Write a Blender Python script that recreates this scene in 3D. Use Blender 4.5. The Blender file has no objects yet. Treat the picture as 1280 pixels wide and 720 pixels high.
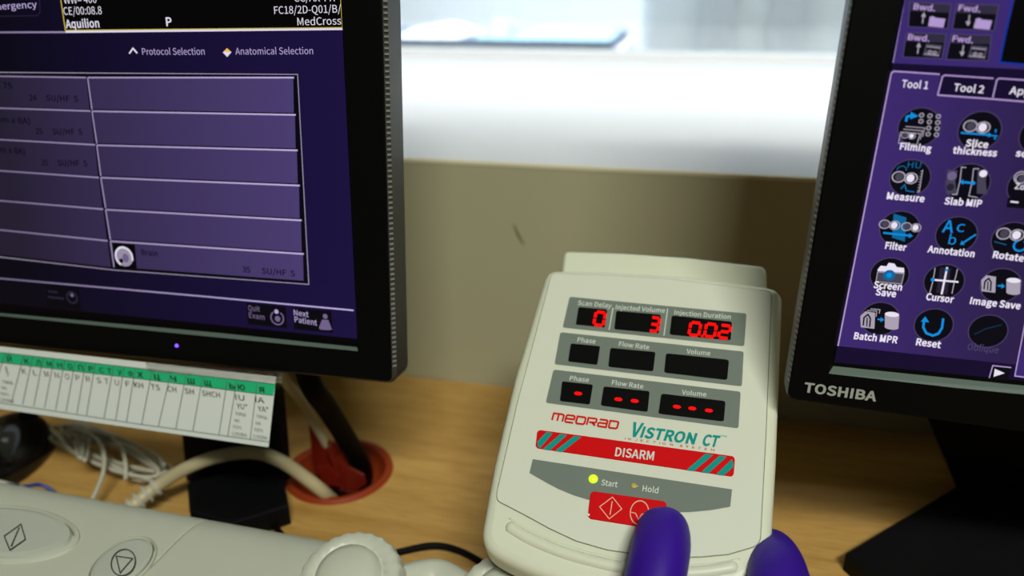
import bpy, bmesh, math, random
from mathutils import Matrix, Vector
random.seed(4)
sc = bpy.context.scene
COL = sc.collection
R = math.radians
# ------------------------------------------------------------------ camera
FPX = 1001.0
H = 0.34                                   # camera height above the desk top
CM = (Matrix.Rotation(R(14.093), 3, 'Z') @ Matrix.Rotation(R(-22.431), 3, 'X') @ Matrix.Rotation(R(0.648), 3, 'Y'))
CR, CF, CU = CM @ Vector((1, 0, 0)), CM @ Vector((0, 1, 0)), CM @ Vector((0, 0, 1))
CPOS = Vector((0, 0, H))
def ray(px, py):
    return CR * ((px - 640) / FPX) - CU * ((py - 360) / FPX) + CF
def on_plane(px, py, P, n):
    r = ray(px, py)
    return CPOS + r * ((P - CPOS).dot(n) / r.dot(n))
def at_z(px, py, z=0.0):
    return on_plane(px, py, Vector((0, 0, z)), Vector((0, 0, 1)))
def at_y(px, py, y):
    return on_plane(px, py, Vector((0, y, 0)), Vector((0, 1, 0)))
def at_d(px, py, d):
    return CPOS + ray(px, py) * d

class Frame:                               # local x right, y away from viewer, z up
    def __init__(s, O, yaw, tilt, roll):
        M = Matrix.Rotation(R(yaw), 3, 'Z') @ Matrix.Rotation(R(-tilt), 3, 'X') @ Matrix.Rotation(R(roll), 3, 'Y')
        s.M, s.O = M, O
        s.x, s.y, s.z = M @ Vector((1, 0, 0)), M @ Vector((0, 1, 0)), M @ Vector((0, 0, 1))
    def W(s, v): return s.O + s.M @ Vector(v)
    def px(s, px, py, off=0.0):            # world point on the plane lying off metres in front
        return on_plane(px, py, s.O - s.y * off, s.y)
    def loc(s, px, py, off=0.0):
        return s.M.transposed() @ (s.px(px, py, off) - s.O)

# ------------------------------------------------------------------ materials
def lin(c):
    return tuple(((v / 255) / 12.92 if v / 255 <= .04045 else ((v / 255 + .055) / 1.055) ** 2.4) for v in c) + (1.0,)
def bsdf(name):
    m = bpy.data.materials.new(name); m.use_nodes = True
    return m, m.node_tree.nodes, m.node_tree.links, m.node_tree.nodes['Principled BSDF']
def mat(name, c, rough=.5, metal=0, spec=.5, noise=0, nscale=40, bump=0, bscale=400, emit=None, es=1, coat=0):
    m, N, L, b = bsdf(name)
    b.inputs['Base Color'].default_value = lin(c)
    b.inputs['Roughness'].default_value = rough
    b.inputs['Metallic'].default_value = metal
    b.inputs['Specular IOR Level'].default_value = spec
    b.inputs['Coat Weight'].default_value = coat
    tc = N.new('ShaderNodeTexCoord')
    nz = N.new('ShaderNodeTexNoise'); nz.inputs['Scale'].default_value = nscale; nz.inputs['Detail'].default_value = 4
    L.new(tc.outputs['Object'], nz.inputs['Vector'])
    if noise:
        mx = N.new('ShaderNodeMix'); mx.data_type = 'RGBA'
        k = 1 - noise
        mx.inputs['A'].default_value = lin(c)
        mx.inputs['B'].default_value = lin([v * k for v in c])
        L.new(nz.outputs['Fac'], mx.inputs['Factor']); L.new(mx.outputs['Result'], b.inputs['Base Color'])
    if bump:
        n2 = N.new('ShaderNodeTexNoise'); n2.inputs['Scale'].default_value = bscale
        L.new(tc.outputs['Object'], n2.inputs['Vector'])
        bp = N.new('ShaderNodeBump'); bp.inputs['Strength'].default_value = bump; bp.inputs['Distance'].default_value = .001
        L.new(n2.outputs['Fac'], bp.inputs['Height']); L.new(bp.outputs['Normal'], b.inputs['Normal'])
    if emit:
        b.inputs['Emission Color'].default_value = lin(emit); b.inputs['Emission Strength'].default_value = es
    return m
def glow(name, c, c2=None, axis=0, a=0, z=1, es=1.0):   # display colour; c2: falls off across the panel like an LCD seen at a slant
    m, N, L, b = bsdf(name)
    b.inputs['Base Color'].default_value = (.001, .001, .0012, 1)
    b.inputs['Roughness'].default_value = .35
    b.inputs['Specular IOR Level'].default_value = .08
    b.inputs['Emission Strength'].default_value = es
    if c2 is None:
        b.inputs['Emission Color'].default_value = lin(c)
    else:
        g = N.new('ShaderNodeNewGeometry'); sp = N.new('ShaderNodeSeparateXYZ'); mr = N.new('ShaderNodeMapRange')
        L.new(g.outputs['Position'], sp.inputs[0]); L.new(sp.outputs[axis], mr.inputs[0])
        mr.inputs[1].default_value = a; mr.inputs[2].default_value = z
        mx = N.new('ShaderNodeMix'); mx.data_type = 'RGBA'
        mx.inputs['A'].default_value = lin(c); mx.inputs['B'].default_value = lin(c2)
        L.new(mr.outputs[0], mx.inputs['Factor']); L.new(mx.outputs['Result'], b.inputs['Emission Color'])
    return m
def clear(name, tint=(255, 255, 255), gloss=.1, rough=.02):
    m = bpy.data.materials.new(name); m.use_nodes = True
    N, L = m.node_tree.nodes, m.node_tree.links
    N.clear()
    o = N.new('ShaderNodeOutputMaterial'); mx = N.new('ShaderNodeMixShader')
    t = N.new('ShaderNodeBsdfTransparent'); g = N.new('ShaderNodeBsdfGlossy')
    t.inputs[0].default_value = lin(tint); g.inputs['Roughness'].default_value = rough
    mx.inputs[0].default_value = gloss
    L.new(t.outputs[0], mx.inputs[1]); L.new(g.outputs[0], mx.inputs[2]); L.new(mx.outputs[0], o.inputs[0])
    return m
def wood():
    m, N, L, b = bsdf('beech_laminate')
    tc = N.new('ShaderNodeTexCoord'); mp = N.new('ShaderNodeMapping')
    mp.inputs['Scale'].default_value = (1.1, 9, 1); mp.inputs['Rotation'].default_value = (0, 0, R(-3))
    L.new(tc.outputs['Object'], mp.inputs[0])
    n1 = N.new('ShaderNodeTexNoise'); n1.inputs['Scale'].default_value = 9; n1.inputs['Detail'].default_value = 6; n1.inputs['Distortion'].default_value = .6
    L.new(mp.outputs[0], n1.inputs['Vector'])
    r = N.new('ShaderNodeValToRGB')
    r.color_ramp.elements[0].position = .3; r.color_ramp.elements[0].color = lin((174, 134, 68))
    r.color_ramp.elements[1].position = .7; r.color_ramp.elements[1].color = lin((198, 158, 90))
    L.new(n1.outputs['Fac'], r.inputs[0])
    mp2 = N.new('ShaderNodeMapping'); mp2.inputs['Scale'].default_value = (14, 160, 1)
    L.new(tc.outputs['Object'], mp2.inputs[0])
    n2 = N.new('ShaderNodeTexNoise'); n2.inputs['Scale'].default_value = 4; n2.inputs['Detail'].default_value = 3
    L.new(mp2.outputs[0], n2.inputs['Vector'])
    r2 = N.new('ShaderNodeValToRGB'); r2.color_ramp.elements[0].position = .33; r2.color_ramp.elements[1].position = .5
    r2.color_ramp.elements[0].color = (.72, .68, .6, 1); r2.color_ramp.elements[1].color = (1, 1, 1, 1)
    L.new(n2.outputs['Fac'], r2.inputs[0])
    mx = N.new('ShaderNodeMix'); mx.data_type = 'RGBA'; mx.blend_type = 'MULTIPLY'; mx.inputs['Factor'].default_value = .6
    L.new(r.outputs[0], mx.inputs['A']); L.new(r2.outputs[0], mx.inputs['B']); L.new(mx.outputs['Result'], b.inputs['Base Color'])
    b.inputs['Roughness'].default_value = .42; b.inputs['Specular IOR Level'].default_value = .35
    return m

# ------------------------------------------------------------------ mesh building (world coordinates, origins set on build)
ORG = {}
class MB:
    def __init__(s): s.v, s.f, s.m, s.sm, s.mats = [], [], [], [], []
    def mi(s, m):
        if m not in s.mats: s.mats.append(m)
        return s.mats.index(m)
    def add(s, vs, fs, m, smooth=False):
        b = len(s.v); s.v += [Vector(v) for v in vs]; k = s.mi(m)
        for f in fs: s.f.append([b + i for i in f]); s.m.append(k); s.sm.append(smooth)
    def build(s, name, parent=None, weld=False, recalc=True):
        lo = Vector([min(v[i] for v in s.v) for i in range(3)]); hi = Vector([max(v[i] for v in s.v) for i in range(3)])
        o_ = (lo + hi) / 2
        if parent is None: o_.z = lo.z
        me = bpy.data.meshes.new(name)
        me.from_pydata([v - o_ for v in s.v], [], s.f)
        for m in s.mats: me.materials.append(m)
        for p, k, sm in zip(me.polygons, s.m, s.sm): p.material_index = k; p.use_smooth = sm
        if weld or recalc:
            bm = bmesh.new(); bm.from_mesh(me)
            if weld: bmesh.ops.remove_doubles(bm, verts=bm.verts, dist=1e-6)
            if recalc: bmesh.ops.recalc_face_normals(bm, faces=bm.faces)
            bm.to_mesh(me); bm.free()
        o = bpy.data.objects.new(name, me); COL.objects.link(o)
        ORG[o.name] = o_
        if parent is not None:
            o.parent = parent; o.location = o_ - ORG[parent.name]
        else: o.location = o_
        return o
def tag(o, label=None, cat=None, group=None, kind=None):
    if label: o['label'] = label
    if cat: o['category'] = cat
    if group: o['group'] = group
    if kind: o['kind'] = kind
    return o
def empty(name, loc, label, cat, group=None):
    o = bpy.data.objects.new(name, None); COL.objects.link(o); o.location = loc; o.empty_display_size = .02
    ORG[o.name] = Vector(loc)
    return tag(o, label, cat, group)
def box(mb, lo, hi, m, F=None):
    vs = [(x, y, z) for x in (lo[0], hi[0]) for y in (lo[1], hi[1]) for z in (lo[2], hi[2])]
    if F: vs = [F.W(v) for v in vs]
    mb.add(vs, [(0, 1, 3, 2), (4, 6, 7, 5), (0, 4, 5, 1), (2, 3, 7, 6), (0, 2, 6, 4), (1, 5, 7, 3)], m)
def catmull(P, n=8, closed=False):
    P = [Vector(p) for p in P]; out = []
    N = len(P)
    for i in range(N if closed else N - 1):
        g = (lambda k: P[k % N]) if closed else (lambda k: P[max(0, min(N - 1, k))])
        a, b, c, d = g(i - 1), g(i), g(i + 1), g(i + 2)
        for j in range(n):
            t = j / n
            out.append(.5 * ((2 * b) + (c - a) * t + (2 * a - 5 * b + 4 * c - d) * t * t + (3 * b - 3 * c + d - a) * t ** 3))
    if not closed: out.append(P[-1])
    return out
def tube(mb, P, r, m, seg=12, cap=True, closed=False):
    n = len(P); rs = r if isinstance(r, (list, tuple)) else [r] * n
    vs, fs = [], []
    up = Vector((0, 0, 1)); pn = None
    for i, p in enumerate(P):
        t = (P[(i + 1) % n] - P[i - 1]) if closed else (P[min(i + 1, n - 1)] - P[max(i - 1, 0)])
        t = t.normalized() if t.length > 1e-9 else Vector((1, 0, 0))
        if pn is None:
            pn = t.cross(up)
            if pn.length < .1: pn = t.cross(Vector((1, 0, 0)))
        pn = (pn - t * pn.dot(t)).normalized(); b = t.cross(pn)
        for k in range(seg):
            a = 2 * math.pi * k / seg
            vs.append(p + (pn * math.cos(a) + b * math.sin(a)) * rs[i])
    m_ = n if closed else n - 1
    for i in range(m_):
        for k in range(seg):
            a, b2 = i * seg + k, i * seg + (k + 1) % seg; j = (i + 1) % n
            fs.append((a, b2, j * seg + (k + 1) % seg, j * seg + k))
    if cap and not closed:
        fs.append(tuple(range(seg))[::-1]); fs.append(tuple((n - 1) * seg + k for k in range(seg)))
    mb.add(vs, fs, m, True)
def lathe(mb, C, X, Y, Z, prof, m, seg=48, smooth=True, mod=None, caps=True):   # prof: (radius, height)
    vs, fs = [], []
    for i, (r, h) in enumerate(prof):
        for k in range(seg):
            a = 2 * math.pi * k / seg; q = r * (mod(a, i) if mod else 1)
            vs.append(C + X * (q * math.cos(a)) + Y * (q * math.sin(a)) + Z * h)
    for i in range(len(prof) - 1):
        for k in range(seg):
            fs.append((i * seg + k, i * seg + (k + 1) % seg, (i + 1) * seg + (k + 1) % seg, (i + 1) * seg + k))
    if caps and prof[0][0] > 1e-5: fs.append(tuple(range(seg))[::-1])
    if caps and prof[-1][0] > 1e-5: fs.append(tuple((len(prof) - 1) * seg + k for k in range(seg)))
    mb.add(vs, fs, m, smooth)
def offset_poly(P, d):                     # inset a CCW 2-D polygon by d (positive = inwards)
    n = len(P); out = []
    for i in range(n):
        a, b, c = Vector(P[i - 1]), Vector(P[i]), Vector(P[(i + 1) % n])
        e1, e2 = (b - a), (c - b)
        e1 = e1.normalized() if e1.length > 1e-9 else e2.normalized()
        e2 = e2.normalized() if e2.length > 1e-9 else e1
        n1, n2 = Vector((-e1.y, e1.x)), Vector((-e2.y, e2.x))
        q = n1 + n2; q = q.normalized() if q.length > 1e-6 else n1
        out.append(tuple(b + q * (d / max(.35, q.dot(n1)))))
    return out
def ccw(P):
    a = sum(P[i - 1][0] * P[i][1] - P[i][0] * P[i - 1][1] for i in range(len(P)))
    return P if a > 0 else P[::-1]
def rounded(P, r, n=6):                    # round the corners of a 2-D polygon
    out = []; rs = r if isinstance(r, (list, tuple)) else [r] * len(P)
    for i in range(len(P)):
        a, b, c = Vector(P[i - 1]), Vector(P[i]), Vector(P[(i + 1) % len(P)])
        q = min(rs[i], (a - b).length * .48, (c - b).length * .48)
        if q < 1e-6: out.append(tuple(b)); continue
        s, e = b + (a - b).normalized() * q, b + (c - b).normalized() * q
        for k in range(n + 1):
            t = k / n
            out.append(tuple(s * (1 - t) ** 2 + b * 2 * t * (1 - t) + e * t * t))
    return out
def slab(mb, F, P, prof, m, smooth=True, cap0=True, cap1=True):
    """P: local (x,z) outline on frame F; prof: list of (inset, y) loops front to back"""
    P = ccw(P); n = len(P); vs, fs = [], []
    for ins, y in prof:
        for (x, z) in (offset_poly(P, ins) if abs(ins) > 1e-9 else P): vs.append(F.W((x, y, z)))
    for i in range(len(prof) - 1):
        for k in range(n): fs.append((i * n + k, i * n + (k + 1) % n, (i + 1) * n + (k + 1) % n, (i + 1) * n + k))
    mb.add(vs, fs, m, smooth)
    if cap0: mb.add(vs[:n], [tuple(range(n))], m)
    if cap1: mb.add(vs[-n:], [tuple(range(n))[::-1]], m)

# letter outlines in thousandths of the type size: character, advance, contours of x, y pairs
GD = {}
def glyph(ch, adv, *contours): GD[ch] = (adv / 1000, [[(c[i] / 1000, c[i + 1] / 1000) for i in range(0, len(c), 2)] for c in contours])
glyph('(', 118, [84, -69, 103, -60, 78, -7, 64, 50, 59, 109, 64, 168, 78, 225, 103, 277, 84, 286, 56, 232, 38, 174, 32, 109, 38, 44, 56, -15])
glyph(')', 118, [35, -69, 62, -15, 80, 44, 86, 109, 80, 174, 62, 232, 35, 286, 15, 277, 40, 225, 55, 168, 60, 109, 55, 50, 40, -7, 15, -60])
glyph('*', 164, [54, 165, 82, 198, 109, 165, 125, 176, 102, 213, 140, 229, 134, 246, 95, 237, 91, 279, 72, 279, 69, 236, 29, 246, 23, 229, 61, 213, 39, 176])
glyph('-', 121, [16, 86, 106, 86, 106, 110, 16, 110])
glyph('.', 97, [49, -5, 60, -1, 69, 7, 72, 20, 69, 32, 60, 41, 49, 44, 37, 41, 29, 32, 26, 20, 29, 7, 37, -1])
glyph('/', 137, [4, -63, 27, -63, 132, 278, 109, 278])
glyph('0', 194, [97, -5, 140, 10, 167, 55, 177, 129, 167, 203, 140, 247, 97, 261, 55, 247, 27, 203, 18, 129, 27, 55, 55, 10], [97, 21, 72, 33, 55, 68, 48, 129, 55, 190, 72, 225, 97, 236, 123, 225, 140, 190, 146, 129, 140, 68, 123, 33])
glyph('1', 194, [31, 0, 172, 0, 172, 27, 120, 27, 120, 257, 96, 257, 81, 249, 63, 243, 42, 238, 42, 218, 88, 218, 88, 27, 31, 27])
glyph('2', 194, [15, 0, 177, 0, 177, 28, 106, 28, 64, 25, 117, 81, 152, 134, 165, 186, 155, 226, 129, 252, 90, 261, 60, 257, 36, 244, 14, 224, 33, 206, 48, 221, 66, 231, 86, 235, 112, 229, 128, 211, 133, 185, 120, 138, 82, 83, 15, 19])
glyph('3', 194, [92, -5, 134, 4, 163, 29, 175, 69, 167, 100, 148, 121, 120, 134, 144, 149, 160, 169, 166, 197, 156, 232, 130, 254, 91, 261, 64, 257, 40, 246, 20, 231, 37, 210, 53, 223, 70, 232, 90, 235, 113, 230, 128, 216, 133, 195, 127, 170, 104, 152, 62, 146, 62, 121, 109, 115, 135, 97, 142, 70, 135, 44, 117, 28, 90, 22, 64, 26, 43, 37, 27, 51, 10, 31, 30, 13, 57, 0])
glyph('4', 194, [119, 0, 149, 0, 149, 71, 183, 71, 183, 96, 149, 96, 149, 257, 114, 257, 7, 92, 7, 71, 119, 71], [119, 96, 40, 96, 99, 184, 119, 222])
glyph('5', 194, [92, -5, 133, 6, 164, 36, 176, 83, 165, 130, 137, 157, 98, 165, 84, 164, 72, 161, 60, 155, 67, 229, 163, 229, 163, 257, 39, 257, 30, 137, 47, 126, 61, 134, 75, 139, 90, 141, 118, 134, 137, 114, 143, 83, 136, 50, 116, 29, 89, 22, 62, 26, 42, 37, 26, 50, 9, 29, 30, 13, 56, 0])
glyph('6', 194, [105, -5, 142, 6, 169, 35, 179, 79, 170, 124, 146, 150, 108, 159, 87, 156, 67, 145, 50, 129, 60, 191, 83, 225, 116, 235, 131, 233, 145, 226, 157, 215, 175, 235, 159, 249, 139, 258, 114, 261, 68, 248, 33, 203, 20, 123, 31, 52, 61, 10], [50, 103, 68, 122, 86, 132, 103, 136, 128, 129, 144, 109, 149, 79, 143, 48, 128, 28, 105, 21, 78, 30, 59, 58])
glyph('7', 194, [69, 0, 103, 0, 111, 89, 133, 164, 178, 237, 178, 257, 17, 257, 17, 229, 142, 229, 102, 160, 79, 87])
glyph('8', 194, [98, -5, 140, 4, 168, 28, 178, 62, 172, 92, 156, 114, 135, 129, 151, 146, 164, 168, 169, 193, 161, 228, 136, 252, 99, 261, 63, 252, 38, 230, 28, 195, 33, 171, 46, 151, 63, 136, 40, 118, 23, 95, 16, 64, 27, 28, 56, 4], [116, 139, 87, 152, 66, 170, 57, 195, 63, 217, 77, 232, 98, 237, 122, 231, 137, 214, 142, 191, 139, 173, 130, 155], [98, 19, 71, 25, 52, 42, 44, 67, 49, 90, 61, 109, 80, 125, 114, 110, 138, 91, 148, 63, 142, 40, 124, 25])
glyph('9', 194, [82, -5, 128, 10, 162, 56, 175, 139, 164, 207, 133, 248, 89, 261, 52, 251, 26, 222, 15, 178, 24, 133, 49, 106, 86, 97, 107, 101, 128, 112, 145, 129, 135, 66, 112, 32, 81, 22, 65, 24, 50, 31, 38, 42, 20, 22, 37, 8, 57, -1], [145, 155, 127, 136, 109, 125, 91, 121, 66, 128, 51, 148, 46, 178, 51, 209, 67, 229, 89, 236, 117, 227, 136, 200])
glyph(':', 97, [49, 137, 60, 140, 69, 148, 72, 161, 69, 174, 60, 182, 49, 186, 37, 182, 29, 174, 26, 161, 29, 148, 37, 140], [49, -5, 60, -1, 69, 7, 72, 20, 69, 32, 60, 41, 49, 44, 37, 41, 29, 32, 26, 20, 29, 7, 37, -1])
glyph('=', 194, [13, 159, 181, 159, 181, 183, 13, 183], [13, 75, 181, 75, 181, 99, 13, 99])
glyph('A', 213, [1, 0, 34, 0, 59, 78, 153, 78, 177, 0, 211, 0, 124, 257, 88, 257], [67, 104, 105, 230, 132, 144, 145, 104])
glyph('B', 230, [35, 0, 117, 0, 168, 8, 202, 33, 214, 75, 208, 105, 189, 126, 162, 137, 183, 150, 195, 170, 200, 194, 188, 230, 157, 250, 111, 257, 35, 257], [68, 148, 68, 231, 107, 231, 141, 227, 161, 214, 168, 190, 161, 167, 141, 153, 106, 148], [68, 26, 68, 123, 112, 123, 151, 118, 174, 102, 182, 76, 174, 48, 150, 31, 112, 26])
glyph('C', 223, [132, -5, 163, 0, 189, 12, 211, 32, 193, 53, 176, 37, 156, 27, 133, 24, 91, 37, 63, 73, 54, 129, 64, 185, 92, 220, 134, 233, 155, 230, 172, 221, 187, 209, 204, 230, 187, 245, 163, 257, 134, 261, 76, 245, 35, 200, 20, 128, 35, 57, 75, 11])
glyph('D', 241, [35, 0, 101, 0, 166, 15, 206, 60, 220, 129, 206, 199, 166, 242, 99, 257, 35, 257], [68, 27, 68, 230, 97, 230, 147, 219, 177, 184, 187, 129, 177, 74, 147, 39, 97, 27])
glyph('E', 206, [35, 0, 187, 0, 187, 28, 68, 28, 68, 121, 165, 121, 165, 149, 68, 149, 68, 229, 183, 229, 183, 257, 35, 257])
glyph('F', 193, [35, 0, 68, 0, 68, 115, 166, 115, 166, 143, 68, 143, 68, 229, 183, 229, 183, 257, 35, 257])
glyph('G', 241, [136, -5, 168, -1, 195, 10, 215, 25, 215, 133, 131, 133, 131, 106, 186, 106, 186, 39, 173, 31, 157, 26, 139, 24, 93, 37, 64, 73, 54, 129, 64, 185, 94, 220, 139, 233, 162, 230, 180, 221, 194, 209, 212, 230, 194, 245, 170, 256, 138, 261, 77, 245, 36, 200, 20, 128, 35, 57, 76, 11])
glyph('H', 255, [35, 0, 68, 0, 68, 121, 187, 121, 187, 0, 220, 0, 220, 257, 187, 257, 187, 149, 68, 149, 68, 257, 35, 257])
glyph('I', 103, [35, 0, 68, 0, 68, 257, 35, 257])
glyph('J', 187, [83, -5, 124, 6, 147, 35, 154, 75, 154, 257, 121, 257, 121, 78, 117, 47, 103, 29, 80, 24, 63, 27, 48, 36, 35, 53, 12, 36, 30, 14, 54, 0])
glyph('K', 226, [35, 0, 68, 0, 68, 81, 112, 134, 189, 0, 225, 0, 132, 159, 213, 257, 176, 257, 68, 128, 68, 257, 35, 257])
glyph('L', 190, [35, 0, 180, 0, 180, 28, 68, 28, 68, 257, 35, 257])
glyph('M', 284, [35, 0, 64, 0, 64, 142, 60, 218, 82, 159, 131, 26, 153, 26, 201, 159, 222, 218, 219, 142, 219, 0, 249, 0, 249, 257, 210, 257, 161, 119, 143, 66, 123, 119, 74, 257, 35, 257])
glyph('N', 253, [35, 0, 66, 0, 66, 135, 64, 189, 62, 215, 91, 162, 185, 0, 218, 0, 218, 257, 187, 257, 187, 123, 189, 69, 192, 42, 162, 95, 68, 257, 35, 257])
glyph('O', 260, [130, -5, 187, 12, 225, 58, 239, 129, 225, 200, 187, 245, 130, 261, 73, 245, 34, 200, 20, 129, 34, 58, 73, 12], [130, 24, 90, 37, 63, 73, 54, 129, 63, 185, 90, 220, 130, 233, 170, 220, 197, 185, 206, 129, 197, 73, 170, 37])
glyph('P', 222, [35, 0, 68, 0, 68, 102, 110, 102, 160, 111, 192, 137, 204, 181, 192, 226, 159, 250, 109, 257, 35, 257], [68, 129, 68, 230, 104, 230, 142, 226, 165, 211, 172, 181, 165, 151, 143, 134, 106, 129])
glyph('Q', 260, [130, 22, 90, 36, 63, 72, 54, 129, 63, 185, 90, 220, 130, 233, 170, 220, 197, 185, 206, 129, 197, 72, 170, 36], [208, -64, 245, -58, 239, -34, 212, -37, 186, -34, 164, -22, 149, -3, 196, 19, 228, 64, 239, 129, 225, 200, 187, 245, 130, 261, 73, 245, 34, 200, 20, 129, 32, 63, 65, 18, 114, -4, 134, -35, 166, -56])
glyph('R', 222, [68, 135, 68, 230, 111, 230, 145, 226, 166, 212, 173, 185, 166, 157, 145, 140, 111, 135], [176, 0, 213, 0, 147, 112, 178, 126, 198, 150, 205, 185, 194, 227, 162, 250, 116, 257, 35, 257, 35, 0, 68, 0, 68, 109, 114, 109])
glyph('S', 209, [106, -5, 153, 5, 183, 31, 194, 68, 187, 100, 168, 122, 141, 137, 84, 162, 68, 175, 62, 196, 68, 215, 84, 228, 110, 233, 132, 230, 151, 222, 168, 209, 185, 230, 164, 246, 139, 257, 110, 261, 68, 252, 39, 228, 29, 193, 37, 162, 57, 141, 81, 127, 140, 101, 155, 87, 161, 65, 154, 44, 136, 29, 107, 24, 81, 28, 57, 39, 36, 56, 17, 33, 42, 13, 72, 0])
glyph('T', 210, [89, 0, 121, 0, 121, 229, 199, 229, 199, 257, 11, 257, 11, 229, 89, 229])
glyph('U', 252, [126, -5, 173, 6, 206, 41, 218, 106, 218, 257, 187, 257, 187, 105, 179, 57, 157, 31, 126, 24, 96, 31, 75, 57, 67, 105, 67, 257, 34, 257, 34, 106, 47, 41, 79, 6])
glyph('V', 201, [82, 0, 120, 0, 201, 257, 168, 257, 102, 33, 76, 118, 34, 257, 0, 257])
glyph('W', 307, [63, 0, 102, 0, 140, 155, 153, 213, 167, 155, 206, 0, 245, 0, 298, 257, 267, 257, 239, 117, 225, 34, 205, 117, 169, 257, 140, 257, 104, 117, 86, 34, 69, 117, 42, 257, 9, 257])
glyph('X', 201, [6, 0, 40, 0, 77, 69, 98, 111, 159, 0, 195, 0, 120, 131, 190, 257, 156, 257, 121, 191, 103, 153, 82, 191, 47, 257, 11, 257, 81, 133])
glyph('Y', 186, [77, 0, 109, 0, 109, 99, 186, 257, 153, 257, 120, 184, 94, 128, 67, 184, 34, 257, 0, 257, 77, 99])
glyph('Z', 211, [18, 0, 195, 0, 195, 28, 57, 28, 193, 237, 193, 257, 30, 257, 30, 229, 153, 229, 18, 20])
glyph('a', 197, [76, -5, 99, -1, 120, 9, 139, 23, 143, 0, 169, 0, 169, 117, 162, 158, 141, 185, 103, 195, 74, 191, 49, 182, 29, 170, 41, 148, 58, 158, 77, 165, 98, 168, 122, 161, 134, 144, 137, 120, 71, 107, 33, 84, 21, 49, 28, 20, 47, 2], [85, 21, 68, 24, 56, 34, 51, 51, 59, 73, 87, 89, 137, 99, 137, 46, 120, 32, 103, 24])
glyph('b', 216, [116, -5, 157, 8, 187, 42, 199, 98, 190, 149, 164, 183, 123, 195, 102, 191, 82, 182, 63, 168, 64, 202, 64, 279, 32, 279, 32, 0, 58, 0, 61, 20, 79, 7, 98, -2], [111, 22, 97, 24, 81, 30, 64, 42, 64, 142, 82, 156, 99, 165, 115, 168, 144, 159, 160, 135, 165, 98, 158, 57, 139, 31])
glyph('c', 179, [107, -5, 129, -2, 150, 7, 169, 19, 155, 41, 142, 31, 127, 25, 110, 22, 79, 31, 59, 57, 51, 95, 59, 133, 80, 159, 111, 168, 125, 166, 149, 152, 165, 173, 150, 184, 132, 192, 110, 195, 64, 183, 31, 149, 18, 95, 30, 41, 62, 7])
glyph('d', 217, [97, -5, 119, -1, 138, 9, 155, 22, 159, 0, 185, 0, 185, 279, 153, 279, 153, 206, 154, 173, 138, 185, 121, 192, 101, 195, 60, 183, 30, 148, 19, 95, 28, 41, 55, 7], [104, 22, 76, 31, 58, 56, 51, 95, 59, 133, 79, 159, 106, 168, 122, 166, 137, 160, 153, 148, 153, 48, 137, 34, 121, 25])
glyph('e', 194, [109, -5, 133, -2, 154, 5, 172, 15, 160, 36, 146, 28, 130, 23, 113, 21, 81, 29, 59, 52, 50, 88, 178, 88, 179, 106, 170, 153, 145, 184, 103, 195, 62, 183, 31, 148, 18, 95, 31, 41, 63, 7], [49, 110, 59, 142, 79, 163, 104, 169, 129, 163, 146, 143, 151, 110])
glyph('f', 114, [12, 164, 37, 164, 37, 0, 69, 0, 69, 164, 110, 164, 110, 190, 69, 190, 69, 220, 72, 241, 81, 253, 96, 258, 118, 252, 125, 277, 93, 283, 62, 276, 43, 254, 37, 221, 37, 190, 12, 188])
glyph('g', 197, [96, -88, 147, -78, 181, -54, 193, -22, 185, 4, 163, 19, 126, 23, 89, 23, 69, 26, 59, 33, 56, 44, 57, 53, 68, 67, 96, 60, 131, 68, 156, 91, 166, 126, 164, 142, 158, 155, 150, 166, 189, 166, 189, 190, 123, 190, 96, 195, 61, 187, 35, 163, 25, 127, 29, 106, 38, 89, 50, 76, 40, 66, 32, 54, 29, 39, 31, 26, 37, 15, 46, 8, 31, -6, 21, -21, 18, -37, 28, -64, 55, -82], [96, 82, 76, 87, 61, 103, 56, 127, 61, 151, 76, 166, 96, 172, 117, 166, 131, 151, 137, 127, 131, 103, 116, 87], [101, -65, 71, -61, 52, -50, 46, -32, 48, -21, 54, -10, 65, 0, 90, -3, 123, -3, 144, -5, 157, -13, 161, -27, 154, -46, 133, -60])
glyph('h', 213, [32, 0, 64, 0, 64, 138, 82, 154, 98, 164, 116, 167, 137, 162, 149, 145, 152, 116, 152, 0, 184, 0, 184, 120, 178, 161, 159, 186, 126, 195, 102, 191, 81, 179, 63, 163, 64, 202, 64, 279, 32, 279])
glyph('i', 96, [32, 0, 64, 0, 64, 190, 32, 190], [48, 229, 59, 232, 67, 239, 70, 251, 67, 262, 59, 269, 48, 271, 37, 269, 30, 262, 27, 251, 30, 239, 37, 232])
glyph('j', 96, [12, -85, 43, -77, 59, -55, 64, -22, 64, 190, 33, 190, 33, -22, 31, -42, 24, -55, 9, -59, -9, -56, -15, -80], [48, 229, 59, 232, 67, 239, 70, 251, 67, 262, 59, 269, 48, 271, 37, 269, 30, 262, 27, 251, 30, 239, 37, 232])
glyph('k', 193, [32, 0, 64, 0, 64, 50, 99, 92, 155, 0, 190, 0, 118, 113, 181, 190, 146, 190, 65, 90, 64, 279, 32, 279])
glyph('l', 99, [66, -5, 84, -2, 80, 23, 73, 22, 64, 36, 64, 279, 32, 279, 32, 38, 36, 15, 47, 0])
glyph('m', 324, [32, 0, 64, 0, 64, 138, 81, 154, 97, 164, 112, 167, 132, 162, 144, 145, 147, 116, 147, 0, 179, 0, 179, 138, 196, 154, 212, 164, 227, 167, 247, 162, 259, 145, 263, 116, 263, 0, 294, 0, 294, 120, 288, 161, 269, 186, 237, 195, 215, 190, 194, 178, 174, 159, 164, 178, 146, 191, 121, 195, 100, 191, 80, 179, 62, 162, 58, 190, 32, 190])
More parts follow.
